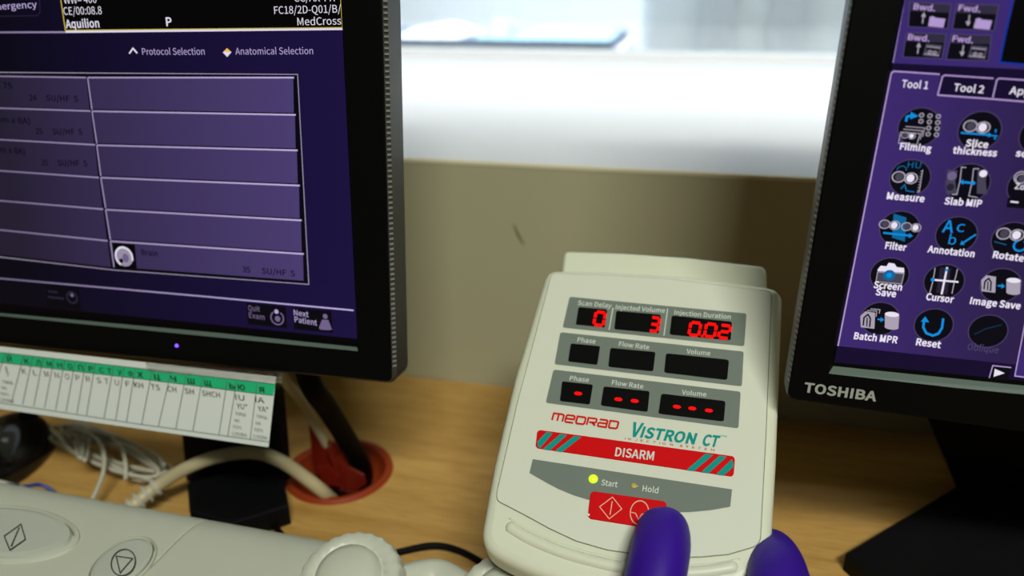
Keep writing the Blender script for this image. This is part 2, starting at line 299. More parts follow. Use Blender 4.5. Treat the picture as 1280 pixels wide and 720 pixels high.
glyph('n', 214, [32, 0, 64, 0, 64, 138, 82, 154, 98, 164, 116, 167, 137, 162, 149, 145, 152, 116, 152, 0, 184, 0, 184, 120, 178, 161, 159, 186, 126, 195, 102, 191, 81, 179, 62, 162, 58, 190, 32, 190])
glyph('o', 212, [106, -5, 150, 7, 182, 41, 194, 95, 182, 149, 150, 183, 106, 195, 63, 183, 31, 149, 18, 95, 31, 41, 63, 7], [106, 22, 77, 31, 58, 57, 51, 95, 58, 133, 77, 159, 106, 168, 135, 159, 154, 133, 161, 95, 154, 57, 135, 31])
glyph('p', 217, [32, -80, 64, -80, 64, -16, 63, 18, 81, 5, 98, -2, 116, -5, 157, 8, 187, 42, 199, 98, 190, 149, 164, 183, 123, 195, 101, 191, 81, 181, 62, 168, 58, 190, 32, 190], [111, 22, 97, 24, 81, 30, 64, 42, 64, 142, 82, 156, 99, 165, 115, 168, 144, 159, 160, 135, 165, 98, 158, 57, 139, 31])
glyph('q', 217, [153, -80, 185, -80, 185, 190, 159, 190, 156, 172, 139, 185, 121, 192, 101, 195, 60, 183, 30, 148, 19, 95, 28, 41, 55, 7, 97, -5, 118, -1, 138, 8, 154, 22, 153, -13], [104, 22, 76, 31, 58, 56, 51, 95, 59, 133, 79, 159, 106, 168, 122, 166, 137, 160, 153, 148, 153, 48, 137, 34, 121, 25])
glyph('r', 136, [32, 0, 64, 0, 64, 122, 79, 148, 95, 162, 112, 166, 131, 163, 137, 191, 116, 195, 96, 190, 78, 176, 62, 155, 58, 190, 32, 190])
glyph('s', 164, [82, -5, 120, 3, 143, 24, 151, 52, 142, 81, 120, 98, 73, 118, 58, 128, 52, 143, 56, 156, 68, 166, 88, 170, 103, 168, 117, 162, 131, 153, 146, 173, 130, 184, 110, 192, 87, 195, 52, 188, 29, 168, 22, 141, 30, 115, 51, 97, 98, 78, 114, 66, 120, 50, 116, 35, 104, 24, 83, 20, 62, 23, 44, 31, 27, 43, 11, 22, 31, 8, 56, -1])
glyph('t', 132, [92, -5, 127, 2, 121, 27, 99, 21, 82, 26, 72, 38, 70, 58, 70, 164, 121, 164, 121, 190, 70, 190, 70, 244, 43, 244, 40, 190, 9, 188, 9, 164, 38, 164, 38, 59, 43, 25, 60, 3])
glyph('u', 213, [88, -5, 112, 0, 132, 12, 151, 30, 154, 0, 181, 0, 181, 190, 149, 190, 149, 55, 132, 37, 115, 26, 97, 23, 77, 28, 65, 45, 62, 74, 62, 190, 29, 190, 29, 70, 36, 29, 55, 4])
glyph('v', 182, [73, 0, 111, 0, 178, 190, 146, 190, 110, 82, 93, 26, 74, 82, 38, 190, 5, 190])
glyph('w', 281, [62, 0, 99, 0, 126, 102, 139, 157, 154, 103, 181, 0, 220, 0, 272, 190, 241, 190, 213, 80, 202, 27, 187, 80, 157, 190, 126, 190, 96, 80, 83, 27, 70, 80, 42, 190, 9, 190])
glyph('x', 174, [5, 0, 39, 0, 64, 44, 84, 78, 134, 0, 169, 0, 106, 96, 164, 190, 131, 190, 107, 148, 91, 117, 70, 148, 45, 190, 10, 190, 68, 99])
glyph('y', 182, [35, -82, 68, -73, 91, -50, 106, -16, 178, 190, 147, 190, 112, 85, 97, 31, 76, 85, 38, 190, 5, 190, 81, 0, 77, -15, 67, -36, 53, -50, 34, -56, 19, -53, 13, -78])
glyph('z', 166, [12, 0, 156, 0, 156, 26, 53, 26, 153, 173, 153, 190, 23, 190, 23, 164, 112, 164, 12, 17])
glyph('И', 257, [35, 0, 69, 0, 164, 163, 192, 215, 192, 189, 190, 162, 189, 135, 189, 0, 222, 0, 222, 257, 187, 257, 92, 94, 65, 42, 65, 69, 67, 96, 67, 257, 35, 257])
glyph('Й', 257, [35, 0, 69, 0, 164, 163, 192, 215, 192, 189, 190, 162, 189, 135, 189, 0, 222, 0, 222, 257, 187, 257, 92, 94, 65, 42, 65, 69, 67, 96, 67, 257, 35, 257], [130, 277, 164, 285, 183, 304, 189, 329, 161, 329, 158, 312, 148, 300, 130, 295, 112, 300, 102, 312, 99, 329, 71, 329, 77, 304, 96, 285])
glyph('Л', 246, [22, -5, 48, 3, 68, 32, 84, 92, 109, 229, 179, 229, 179, 0, 211, 0, 211, 257, 83, 257, 73, 202, 64, 148, 54, 95, 42, 50, 30, 31, 18, 26, 7, 29, 0, -1])
glyph('П', 252, [35, 0, 68, 0, 68, 229, 185, 229, 185, 0, 217, 0, 217, 257, 35, 257])
glyph('У', 201, [53, -5, 81, 2, 101, 19, 116, 47, 201, 257, 168, 257, 123, 142, 105, 92, 36, 257, 2, 257, 89, 60, 84, 46, 76, 34, 65, 28, 51, 26, 35, 28, 28, -1])
glyph('Ф', 286, [129, -5, 158, -5, 158, 32, 217, 45, 255, 78, 268, 129, 255, 180, 217, 213, 158, 225, 158, 261, 129, 261, 129, 225, 69, 213, 31, 180, 18, 129, 31, 78, 69, 45, 129, 32], [129, 57, 86, 67, 59, 91, 49, 129, 59, 167, 86, 191, 129, 200], [158, 200, 201, 191, 228, 167, 237, 129, 228, 91, 201, 67, 158, 57])
glyph('Ц', 251, [209, -74, 238, -74, 241, 8, 241, 28, 213, 28, 213, 257, 180, 257, 180, 28, 68, 28, 68, 257, 35, 257, 35, 0, 209, 0])
glyph('Ч', 234, [166, 0, 199, 0, 199, 257, 166, 257, 166, 134, 123, 130, 87, 135, 65, 153, 58, 187, 58, 257, 26, 257, 26, 187, 38, 138, 70, 112, 119, 104, 166, 107])
glyph('Ш', 338, [35, 0, 303, 0, 303, 257, 271, 257, 271, 28, 185, 28, 185, 257, 153, 257, 153, 28, 67, 28, 67, 257, 35, 257])
glyph('Щ', 342, [35, 0, 300, 0, 300, -74, 328, -74, 332, 8, 332, 28, 303, 28, 303, 257, 271, 257, 271, 28, 185, 28, 185, 257, 153, 257, 153, 28, 67, 28, 67, 257, 35, 257])
glyph('Ь', 227, [35, 0, 116, 0, 165, 8, 198, 34, 209, 79, 197, 121, 164, 144, 115, 152, 68, 152, 68, 257, 35, 257], [68, 26, 68, 125, 110, 125, 148, 120, 170, 105, 178, 78, 170, 48, 148, 32, 111, 26])
glyph('Ю', 355, [229, 24, 191, 37, 166, 73, 157, 129, 166, 185, 191, 220, 229, 233, 268, 220, 292, 185, 301, 129, 292, 73, 268, 37], [229, -5, 285, 12, 321, 58, 335, 129, 321, 200, 285, 245, 229, 261, 178, 248, 143, 209, 126, 149, 68, 149, 68, 257, 35, 257, 35, 0, 68, 0, 68, 121, 125, 121, 140, 54, 176, 11])
glyph('Я', 228, [117, 135, 83, 140, 62, 157, 55, 185, 62, 212, 83, 226, 117, 230, 160, 230, 160, 135], [9, 0, 46, 0, 113, 109, 160, 109, 160, 0, 192, 0, 192, 257, 112, 257, 66, 250, 34, 227, 22, 185, 30, 150, 50, 126, 81, 112])
for ru, la in zip('АВКМНОРСТХ', 'ABKMHOPCTX'): GD[ru] = GD[la]
CAPH = .257
_gc = {}
def fatten(cs, b): return [offset_poly(c, -b) if b else c for c in cs]
def glyph_mesh(ch, bold):
    """fill the outline of one letter; bold fattens it"""
    if (ch, bold) in _gc: return _gc[ch, bold]
    cu = bpy.data.curves.new('letter', 'CURVE'); cu.dimensions = '2D'; cu.fill_mode = 'BOTH'
    for c in fatten(GD[ch][1], bold):
        sp = cu.splines.new('POLY'); sp.points.add(len(c) - 1); sp.use_cyclic_u = True
        for p, (x, y) in zip(sp.points, c): p.co = (x, y, 0, 1)
    ob = bpy.data.objects.new('letter', cu); COL.objects.link(ob); bpy.context.view_layer.update()
    me = bpy.data.meshes.new_from_object(ob.evaluated_get(bpy.context.evaluated_depsgraph_get()))
    r_ = ([(v.co.x, v.co.y) for v in me.vertices], [tuple(p.vertices) for p in me.polygons])
    bpy.data.objects.remove(ob); bpy.data.meshes.remove(me); bpy.data.curves.remove(cu)
    _gc[ch, bold] = r_; return r_
def text_mesh(s, bold=0.0, space=1.0):
    vs, fs, x = [], [], 0.0
    for ch in s:
        if ch == ' ': x += .08 * space; continue
        P, T = glyph_mesh(ch, round(min(bold * .32, .014), 4)); b = len(vs)
        vs += [(x + p[0], p[1]) for p in P]; fs += [tuple(b + i for i in t) for t in T]
        x += (GD[ch][0] + bold * .25) * space
    return vs, fs

class Draw:                                # prints flat shapes on the plane of a frame
    def __init__(s, F, mb, off=0.0, step=.0001): s.F, s.mb, s.off, s.step = F, mb, off, step
    def o(s, lay): return s.off + lay * s.step
    def poly(s, pts, m, lay=1):
        vs = [s.F.px(x, y, s.o(lay)) for x, y in pts]
        s.mb.add(vs, [tuple(range(len(vs)))], m)
    def line(s, a, b, w, m, lay=2, w2=None):
        a, b = Vector(a), Vector(b); d = (b - a).normalized(); n = Vector((-d.y, d.x)); w2 = w if w2 is None else w2
        s.poly([a + n * w / 2, b + n * w2 / 2, b - n * w2 / 2, a - n * w / 2], m, lay)
    def path(s, P, w, m, lay=2, closed=False):
        P = [Vector(p) for p in P]; n = len(P)
        L_, R_ = [], []
        for i in range(n):
            if closed: d1, d2 = P[i] - P[i - 1], P[(i + 1) % n] - P[i]
            else: d1 = P[i] - P[i - 1] if i else P[1] - P[0]; d2 = P[i + 1] - P[i] if i < n - 1 else d1
            d = (d1.normalized() + d2.normalized()); d = d.normalized() if d.length > 1e-6 else d1.normalized()
            q = Vector((-d.y, d.x)); k = w / 2 / max(.5, q.dot(Vector((-d2.normalized().y, d2.normalized().x))))
            L_.append(P[i] + q * k); R_.append(P[i] - q * k)
        for i in range(n if closed else n - 1):
            j = (i + 1) % n; s.poly([L_[i], L_[j], R_[j], R_[i]], m, lay)
    def circ(s, cx, cy, r, m, lay=2, ring=0, n=28, a0=0, a1=360, ky=1.0):
        c = s.F.loc(cx, cy, s.o(lay)); k = (s.F.loc(cx + 1, cy, s.o(lay)) - c).length
        ex = lambda a, q: s.F.W((c.x + q * k * math.cos(a), c.y, c.z + q * k * ky * math.sin(a)))
        A = [R(a0 + (a1 - a0) * i / n) for i in range(n + 1)]
        if ring:
            for i in range(n): s.mb.add([ex(A[i], r), ex(A[i + 1], r), ex(A[i + 1], r - ring), ex(A[i], r - ring)], [(0, 1, 2, 3)], m)
        else: s.mb.add([ex(a, r) for a in A[:-1]], [tuple(range(n))], m)
    def text(s, t, a, b, cap, m, lay=3, bold=0.0, shear=0.0, space=1.0):
        vs, fs = text_mesh(t, bold, space)
        if not vs: return
        x0, x1 = min(v[0] for v in vs), max(v[0] for v in vs)
        A, B = s.F.loc(*a, s.o(lay)), s.F.loc(*b, s.o(lay))
        kx = (B - A) / (x1 - x0)
        px = Vector(((a[0] + b[0]) / 2, (a[1] + b[1]) / 2))
        up = (s.F.loc(px.x, px.y - cap, s.o(lay)) - s.F.loc(px.x, px.y, s.o(lay))).length / CAPH
        s.mb.add([s.F.W(A + kx * (x - x0) + Vector((shear * y * up, 0, y * up))) for x, y in vs], fs, m)
def lerp(a, b, t): return (a[0] + (b[0] - a[0]) * t, a[1] + (b[1] - a[1]) * t)
def bil(q, u, v):                          # q = TL,TR,BR,BL
    return lerp(lerp(q[0], q[1], u), lerp(q[3], q[2], u), v)
def rquad(q, ru, rv, n=5):
    P = []
    for cx, cy, a0 in ((1 - ru, rv, -90), (1 - ru, 1 - rv, 0), (ru, 1 - rv, 90), (ru, rv, 180)):
        for k in range(n + 1):
            a = R(a0 + 90 * k / n); P.append(bil(q, cx + ru * math.cos(a), cy + rv * math.sin(a)))
    return P

# ------------------------------------------------------------------ palette
M_black = mat('black_monitor_plastic', (4, 5, 5), .55, spec=.08, bump=.12, bscale=1500)
M_side = mat('dark_grey_monitor_side', (60, 61, 57), .4, spec=.4, bump=.1, bscale=1200)
M_lip = mat('lit_bezel_lip', (92, 108, 98), .5, spec=.5)  # black plastic, coloured lighter for the light its slope catches
M_bead = mat('light_grey_grille_beads', (128, 130, 124), .45)
M_base = mat('black_stand_plastic', (6, 7, 9), .6, spec=.14, bump=.15, bscale=900)
M_house = mat('warm_white_abs_plastic', (216, 221, 198), .42, noise=.03, nscale=8, bump=.06, bscale=1800)
M_face = mat('pale_grey_membrane', (212, 217, 200), .5, spec=.3, noise=.02, nscale=12)
M_strip = mat('grey_overlay_print', (112, 123, 114), .6, spec=.2)
M_win = mat('black_display_window', (8, 9, 8), .35, spec=.15)
M_led = mat('red_led_digit', (90, 0, 0), .5, spec=.1, emit=(255, 4, 6), es=1.25)
M_red = mat('red_key_print', (205, 4, 10), .65, spec=.12)
M_teal = mat('teal_print', (0, 146, 136), .6, spec=.15)
M_prt = mat('white_print', (205, 212, 202), .45)
M_redp = mat('red_logo_print', (205, 24, 12), .6, spec=.15)
M_line = mat('olive_seam', (112, 114, 84), .6)
M_green = mat('lit_green_led', (160, 220, 20), .4, emit=(190, 255, 30), es=1.2)
M_amber = mat('unlit_amber_led', (190, 170, 90), .4)
M_handle = mat('light_grey_injector_plastic', (196, 200, 182), .38, noise=.04, nscale=14, bump=.05, bscale=1500)
M_hbtn = mat('pale_button_plastic', (184, 190, 176), .3)
M_icon = mat('dark_grey_icon_print', (72, 78, 72), .5)
M_grom = mat('orange_brown_grommet_plastic', (138, 50, 18), .5, spec=.25)
M_flap = mat('dark_red_grommet_lid', (104, 22, 10), .35)
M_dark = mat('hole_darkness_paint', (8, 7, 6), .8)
M_cabb = mat('beige_cable_sheath', (178, 168, 132), .45)
M_cabw = mat('pale_grey_cable_sheath', (178, 176, 158), .42)
M_cabk = mat('black_cable_sheath', (5, 5, 6), .6, spec=.1)
M_cabbl = mat('blue_cable_sheath', (30, 60, 140), .4)
M_paper = mat('white_paper', (222, 230, 226), .7)
M_pgreen = mat('green_printed_band', (20, 190, 128), .6)
M_ink = mat('black_ink', (24, 30, 28), .6)
M_inkg = mat('grey_ink', (96, 104, 100), .6)
M_tape = clear('clear_tape', gloss=.3, rough=.2)
M_glove = mat('purple_nitrile', (54, 10, 152), .5, spec=.3, bump=.35, bscale=110, noise=.15, nscale=60)
M_skin = mat('sleeve_cloth', (210, 214, 218), .8)
M_wall = mat('beige_painted_wall', (172, 169, 138), .75, spec=.2, noise=.05, nscale=6)
M_white = mat('white_gloss_ledge', (206, 209, 212), .5, noise=.02, nscale=3)
M_frame = mat('white_window_frame', (236, 236, 238), .4)
M_glass = clear('lead_glass', (244, 250, 250), .06, .0)
M_ctw = mat('white_ct_room_paint', (244, 246, 250), .6)
M_ctg = mat('grey_gantry_plastic', (226, 229, 235), .5)
M_ctfl = mat('pale_grey_vinyl_floor', (226, 228, 230), .5)
M_navy = mat('dark_navy_mattress', (86, 98, 130), .6)
M_sheet = mat('light_blue_sheet', (168, 212, 230), .8)
M_cyan = mat('teal_cloth', (170, 214, 220), .8)

# ------------------------------------------------------------------ the room
WY = at_z(830, 505, 0).y
SILL = at_y(760, 214, WY).z
LEDGE_Y = at_z(760, 77, SILL).y
def struct(name, mb, **k): return tag(mb.build(name, **k), kind='structure')
GC = at_z(424, 589, 0); GR = .0385           # grommet
DX0, DX1, DY0 = -1.15, 1.0, -.28
# desk top with a real round hole
desk = empty('desk', (0, WY / 2, -.75), 'beech laminate desk top under the monitors, with a round cable hole', 'desk')
def hole_top():
    bm = bmesh.new()
    oc = [(DX0, DY0), (DX1, DY0), (DX1, WY - .001), (DX0, WY - .001)]
    ov = [bm.verts.new((x, y, 0)) for x, y in oc]
    iv = [bm.verts.new((GC.x + (GR - .004) * math.cos(2 * math.pi * k / 48), GC.y + (GR - .004) * math.sin(2 * math.pi * k / 48), 0)) for k in range(48)]
    es = [bm.edges.new((v[i], v[(i + 1) % len(v)])) for v in (ov, iv) for i in range(len(v))]
    bmesh.ops.triangle_fill(bm, use_beauty=True, edges=es)
    bm.verts.index_update()
    vs = [v.co.copy() for v in bm.verts]
    fs = [[v.index for v in f.verts] for f in bm.faces]
    bm.free(); return vs, fs
mb = MB(); M_wood = wood()
vs, fs = hole_top(); mb.add(vs, fs, M_wood)
mb.add([v - Vector((0, 0, .028)) for v in vs], [f[::-1] for f in fs], M_wood)
for a, b in (((DX0, DY0), (DX1, DY0)), ((DX1, DY0), (DX1, WY - .001)), ((DX1, WY - .001), (DX0, WY - .001)), ((DX0, WY - .001), (DX0, DY0))):
    mb.add([(a[0], a[1], 0), (b[0], b[1], 0), (b[0], b[1], -.028), (a[0], a[1], -.028)], [(0, 1, 2, 3)], M_wood)
mb.build('desktop', desk, recalc=False)
for x in (DX0 + .03, DX1 - .06):
    mb = MB(); box(mb, (x, DY0 + .05, -.75), (x + .03, WY - .02, -.029), M_wood); mb.build('side_panel', desk)
mb = MB(); box(mb, (-2.2, -1.6, -.78), (2.0, WY + .02, -.75), mat('grey_floor_vinyl', (120, 118, 112), .6)); struct('floor', mb)
# back wall with the control window opening
mb = MB()
box(mb, (-2.2, WY, -.78), (2.0, LEDGE_Y, SILL), M_wall)
box(mb, (-2.2, WY, SILL), (-1.25, LEDGE_Y, 1.7), M_wall)
box(mb, (1.15, WY, SILL), (2.0, LEDGE_Y, 1.7), M_wall)
box(mb, (-1.25, WY, 1.05), (1.15, LEDGE_Y, 1.7), M_wall)
# scuff
sP = [at_y(x, y, WY - .0006) for x, y in ((641, 279), (645, 284), (651, 296), (656, 306), (653, 304), (646, 294))]
mb.add(sP, [tuple(range(6))], mat('wall_scuff', (120, 112, 84), .7))
struct('wall_back', mb)
mb = MB(); box(mb, (-1.25, WY + .002, SILL - .004), (1.15, LEDGE_Y, SILL + .002), M_white)
mb2 = MB(); box(mb2, (-1.25, WY - .0006, SILL - .0004), (1.15, WY + .004, SILL + .0024), mat('lit_sill_edge', (214, 208, 176), .5))  # light along the wall's top edge, put in as a paler strip
struct('trim_1', mb2); struct('trim_2', mb)
# window frame and glass at the far side of the ledge
win = empty('window_1', (0, LEDGE_Y, SILL), None, None); tag(win, kind='structure')
mb = MB()
fz = at_y(760, 66, LEDGE_Y).z
for lo, hi in (((-1.25, LEDGE_Y, SILL), (1.15, LEDGE_Y + .05, fz)), ((-1.25, LEDGE_Y, 1.0), (1.15, LEDGE_Y + .05, 1.05)),
               ((-1.25, LEDGE_Y, fz), (-1.2, LEDGE_Y + .05, 1.0)), ((1.1, LEDGE_Y, fz), (1.15, LEDGE_Y + .05, 1.0))):
    box(mb, lo, hi, M_frame)
mb.build('window_frame', win)
mb = MB(); box(mb, (-1.2, LEDGE_Y + .02, fz), (1.1, LEDGE_Y + .026, 1.0), M_glass); mb.build('window_pane', win)
# scanner room beyond
CY = LEDGE_Y + .05
mb = MB(); box(mb, (-3.6, CY, -.78), (3.0, 5.2, -.75), M_ctfl); struct('floor_scanner_room', mb)
mb = MB(); box(mb, (-3.6, 5.2, -.78), (3.0, 5.3, 2.0), M_ctw); struct('wall_far', mb)
mb = MB(); box(mb, (-3.7, CY, -.78), (-3.6, 5.3, 2.0), M_ctw); struct('wall_left', mb)
mb = MB(); box(mb, (3.0, CY, -.78), (3.1, 5.3, 2.0), M_ctw); struct('wall_right', mb)
mb = MB(); box(mb, (-3.7, CY, 2.0), (3.1, 5.3, 2.05), M_ctw); struct('ceiling', mb)

# patient couch, far behind the glass
YC = 2.6
def cz(x, y, yy=YC - .22): return at_y(x, y, yy)
couch = empty('patient_couch', (cz(600, 40).x, YC, -.75), 'white scanner patient couch behind the window glass, dark mattress along its edge', 'couch')
a, b = cz(420, 66), cz(772, 64)
z0 = cz(600, 64).z
mb = MB(); box(mb, (a.x, YC - .22, z0 - .1), (b.x, YC + .25, z0), M_ctw); mb.build('couch_top', couch)
mb = MB(); box(mb, (a.x + .1, YC - .15, -.75), (b.x - .25, YC + .2, z0 - .1), M_ctg); mb.build('pedestal', couch)
mb = MB(); box(mb, (a.x, YC - .21, z0), (b.x - .02, YC + .22, cz(600, 51).z), M_navy); mb.build('mattress', couch)
zt = cz(600, 51).z
F0 = Frame(Vector((0, 0, 0)), 0, 0, 0)
def blanket(name, x0, x1, ytop, m, label, cat, dy=0, bumps=3):
    mb = MB(); n = 22; A, B = at_y(x0, ytop, YC + dy - .1), at_y(x1, ytop, YC + dy - .1)
    rows = []
    for j in range(7):
        v = j / 6; row = []
        for i in range(n + 1):
            u = i / n
            hh = (A.z + (B.z - A.z) * u - zt) * (math.sin(math.pi * u) ** .5) * (math.sin(math.pi * v) ** .5) * (1 + .18 * math.sin(bumps * 5 * u + j))
            row.append((A.x + (B.x - A.x) * u, YC + dy - .17 + .3 * v, zt + max(.001, hh)))
        rows.append(row)
    vs = [p for r_ in rows for p in r_]
    mb.add(vs, [(j * (n + 1) + i, j * (n + 1) + i + 1, (j + 1) * (n + 1) + i + 1, (j + 1) * (n + 1) + i) for j in range(6) for i in range(n)], m, True)
    tag(mb.build(name, recalc=False), label, cat)
blanket('folded_sheet', 642, 765, 35, M_sheet, 'light blue crumpled sheet lying on the couch mattress behind the window', 'sheet')
blanket('pillow', 505, 580, 32, M_ctw, 'white pillow on the left of the couch behind the window', 'pillow', .0, 1)
blanket('crumpled_cloth', 600, 640, 26, M_cyan, 'small teal cloth between the pillow and the blue sheet', 'cloth', .0)
# gantry: upright rounded body with panel seams on the right
gy = 2.9
g0, g1 = at_y(800, 40, gy).x, at_y(1100, 40, gy).x
gan = empty('scanner_gantry', ((g0 + g1) / 2, gy, -.75), 'pale grey scanner gantry standing behind the window at the right of the couch', 'scanner')
FG = Frame(Vector((0, gy, -.75)), 0, 0, 0)
mb = MB(); slab(mb, FG, rounded([(g0, 0), (g1, 0), (g1, 1.9), (g0, 1.9)], .12), [(.04, 0), (.01, .015), (0, .05), (0, .5)], M_ctg); mb.build('gantry_body', gan)
mb = MB()
for xx in (870, 960):
    q = at_y(xx, 40, gy - .02).x; box(mb, (q, gy - .03, -.7), (q + .12, gy - .001, 1.1), mat('cool_grey_panel', (204, 208, 216), .5))
mb.build('side_cover', gan)

# ------------------------------------------------------------------ monitors
def monitor(tagname, F, outer, opening, lipq, label, sgn, D=.024, ow=.0026):
    """outer/opening: local (x,z) polygons; lipq: px quad of the bottom lip"""
    root = empty('computer_monitor', (F.O.x + sgn * .1, F.O.y + .06, 0), label, 'monitor', None)
    n = 4
    O = ccw([tuple(p) for p in outer]); I = ccw([tuple(p) for p in opening])
    Or = rounded(O, .0035, 4)
    mb = MB()
    # front ring: outer rounded loop to opening, as quads between matched corner groups
    per = len(Or) // 4
    for i in range(4):
        A = Or[i * per:(i + 1) * per]; c = I[i]
        for k in range(per - 1): mb.add([F.W((A[k][0], 0, A[k][1])), F.W((A[k + 1][0], 0, A[k + 1][1])), F.W((c[0], 0, c[1]))], [(0, 1, 2)], M_black)
        nx = Or[((i + 1) % 4) * per]; c2 = I[(i + 1) % 4]
        mb.add([F.W((A[-1][0], 0, A[-1][1])), F.W((nx[0], 0, nx[1])), F.W((c2[0], 0, c2[1])), F.W((c[0], 0, c[1]))], [(0, 1, 2, 3)], M_black)
    # inner walls
    Ii = offset_poly(I, .0025)
    for i in range(4):
        j = (i + 1) % 4
        mb.add([F.W((I[i][0], 0, I[i][1])), F.W((I[j][0], 0, I[j][1])), F.W((Ii[j][0], .0045, Ii[j][1])), F.W((Ii[i][0], .0045, Ii[i][1]))], [(0, 1, 2, 3)], M_black)
    slab(mb, F, Or, [(0, 0), (-.0008, .0006)], M_black, cap0=False, cap1=False)
    mb.build('bezel', root, recalc=False)
    mb = MB()
    slab(mb, F, Or, [(-.0008, .0006), (-ow, .003)], M_side, cap0=False, cap1=False)
    slab(mb, F, Or, [(-ow, .003), (-ow, D)], M_side, cap0=False, smooth=False)
    slab(mb, F, O, [(-ow + .0012, D - .0005), (.004, D + .004), (.03, D + .02), (.05, D + .038)], M_side, cap0=False, smooth=False)
    mb.build('rear_housing', root, recalc=False)
    return root, Or
def beads(root, F, a, b, out, n, i0=.0015, i1=.0029):          # the fine toothed strip on the edge of the front
    mb = MB(); a, b = Vector(a), Vector(b); t = (b - a) / n
    ex = Vector((out, 0))
    for i in range(n):
        p = a + t * (i + .5); w = .38
        q = [p - t * w * .5, p + t * w * .5]
        vs = []
        for k in q:
            vs += [F.W((k.x + out * i0, .0004, k.y)), F.W((k.x + out * i1, .0022, k.y)), F.W((k.x + out * (i1 - .0006), .0030, k.y)), F.W((k.x + out * (i0 - .0005), .0012, k.y))]
        mb.add(vs, [(0, 1, 2, 3), (7, 6, 5, 4), (0, 4, 5, 1), (1, 5, 6, 2), (3, 2, 6, 7), (0, 3, 7, 4)], M_bead)
    mb.build('edge_grille', root)

# ---- left monitor
FL = Frame(at_d(488, 476, .43), -.445, 6.679, -.731)
c_br = FL.loc(488, 476); c_tr_dir = (FL.loc(475, 0) - c_br)
c_tr = c_br + c_tr_dir * (.345 / c_tr_dir.z)
bl_dir = FL.loc(0, 427) - c_br; c_bl = c_br + bl_dir * (.412 / -bl_dir.x); c_tl = c_bl + (c_tr - c_br)
i_br, i_tr_ = FL.loc(448, 440), FL.loc(426.5, -20)
i_bl_ = FL.loc(0, 396)
dr = (FL.loc(428.5, 37) - FL.loc(447, 423)).normalized()
i_tr = i_br + dr * (.308 / dr.z)
db = (i_bl_ - i_br); i_bl = i_br + db * (.372 / -db.x); i_tl = i_bl + (i_tr - i_br)
P2 = lambda v: (v.x, v.z)
LM, LO = monitor('L', FL, [P2(c_bl), P2(c_br), P2(c_tr), P2(c_tl)], [P2(i_bl), P2(i_br), P2(i_tr), P2(i_tl)], None,
                 'black framed monitor on the left showing a purple protocol table', -1, .019)
beads(LM, FL, P2(c_br + (c_tr - c_br) * .02), P2(c_tr - (c_tr - c_br) * .02), 1, 124)
# lip
def lip(root, F, q):                       # q: px TL,TR (back/top) BR,BL (front/bottom)
    mb = MB()
    mb.add([F.px(*q[0], -.0042), F.px(*q[1], -.0042), F.px(*q[2], 0), F.px(*q[3], 0)], [(3, 2, 1, 0)], M_lip)
    return mb.build('bezel_lip', root, recalc=False)
lip(LM, FL, [(-300, 362), (445.5, 431.5), (447.5, 439), (-300, 365)])
# display panel
def xat(px, py, F): return F.px(px, py).x
xa, xb = xat(0, 200, FL), xat(440, 200, FL)
G = {}
G['bg'] = glow('screen_indigo', (9, 7, 18), (27, 17, 62), 0, xa, xb)
G['cell'] = glow('screen_violet_cell', (36, 30, 48), (78, 64, 118), 0, xa, xb)
G['edge'] = glow('screen_cell_dark_edge', (8, 6, 14))
G['wline'] = glow('screen_lilac_line', (120, 108, 140), (196, 180, 226), 0, xa, xb)
G['white'] = glow('screen_white', (222, 216, 232))
G['lil'] = glow('screen_lilac_text', (176, 160, 206))
G['yel'] = glow('screen_yellow', (190, 172, 60))
G['amb'] = glow('screen_amber', (236, 186, 80))
G['blk'] = glow('screen_black', (3, 3, 4))
G['ink'] = glow('screen_dark_text', (12, 8, 22))
G['dim'] = glow('screen_dim_text', (110, 96, 134))
G['dim2'] = glow('screen_faint_text', (38, 32, 52))
G['grey'] = glow('screen_grey', (150, 140, 160))
FLs = FL
mb = MB(); d = Draw(FL, mb, off=-.0044)
SRp = [(426, -14), (447, 424), (-70, 372)]
s_br, s_tr = FL.loc(446.5, 423.5, -.0044), FL.loc(428.5, 37, -.0044)
u_ = (s_tr - s_br).normalized(); s_tr = s_br + u_ * (.301 / u_.z)
w_ = (FL.loc(0, 379, -.0044) - s_br); s_bl = s_br + w_ * (.366 / -w_.x); s_tl = s_bl + (s_tr - s_br)
mb.add([FL.W(i) for i in [Vector((p.x, .0046, p.z)) for p in (i_bl, i_br, i_tr, i_tl)]], [(0, 1, 2, 3)], G['blk'])
mb.add([FL.W(p) for p in (s_bl, s_br, s_tr, s_tl)], [(0, 1, 2, 3)], G['bg'])
# scan image area, mostly above the picture edge
d.poly([(50, -280), (81.5, 38), (428.5, 35), (414, -250)], G['blk'], 1)
d.path([(50, -280), (76, 0), (81.8, 38), (428, 34.5), (426, 0), (414, -250)], 1.3, G['yel'], 2)
d.path([(-330, 41.4), (82, 40.2), (429, 36.4)], 2.4, G['wline'], 3)
d.path([(82, 39.8), (429, 36.2)], 2.2, G['white'], 4)
d.text('WW= 400', (80, 4.5), (121, 3.5), 9.5, G['white'], 3)
d.text('CE/00:08.8', (80, 18.6), (127.5, 17.6), 9.5, G['white'], 3)
d.text('Aquilion', (82.5, 35), (124.5, 34), 10, G['white'], 3, bold=.025)
d.text('P', (208, 32.5), (215, 32.4), 10.5, G['white'], 3, bold=.03)
d.text('CC/AX TYP', (368, 2), (423, 1.5), 9, G['white'], 3)
d.text('FC18/2D-Q01/B/', (343, 17.5), (426.5, 15.6), 9.5, G['white'], 3)
d.text('MedCross', (372, 31.8), (426.5, 30.6), 9.5, G['white'], 3)
d.path([(-40, 21), (46, 19.6), (50, 16), (49, -10)], 1.1, G['dim2'], 2)
d.text('Emergency', (-14, 12.8), (46.5, 9.5), 8, G['lil'], 3, bold=.01)
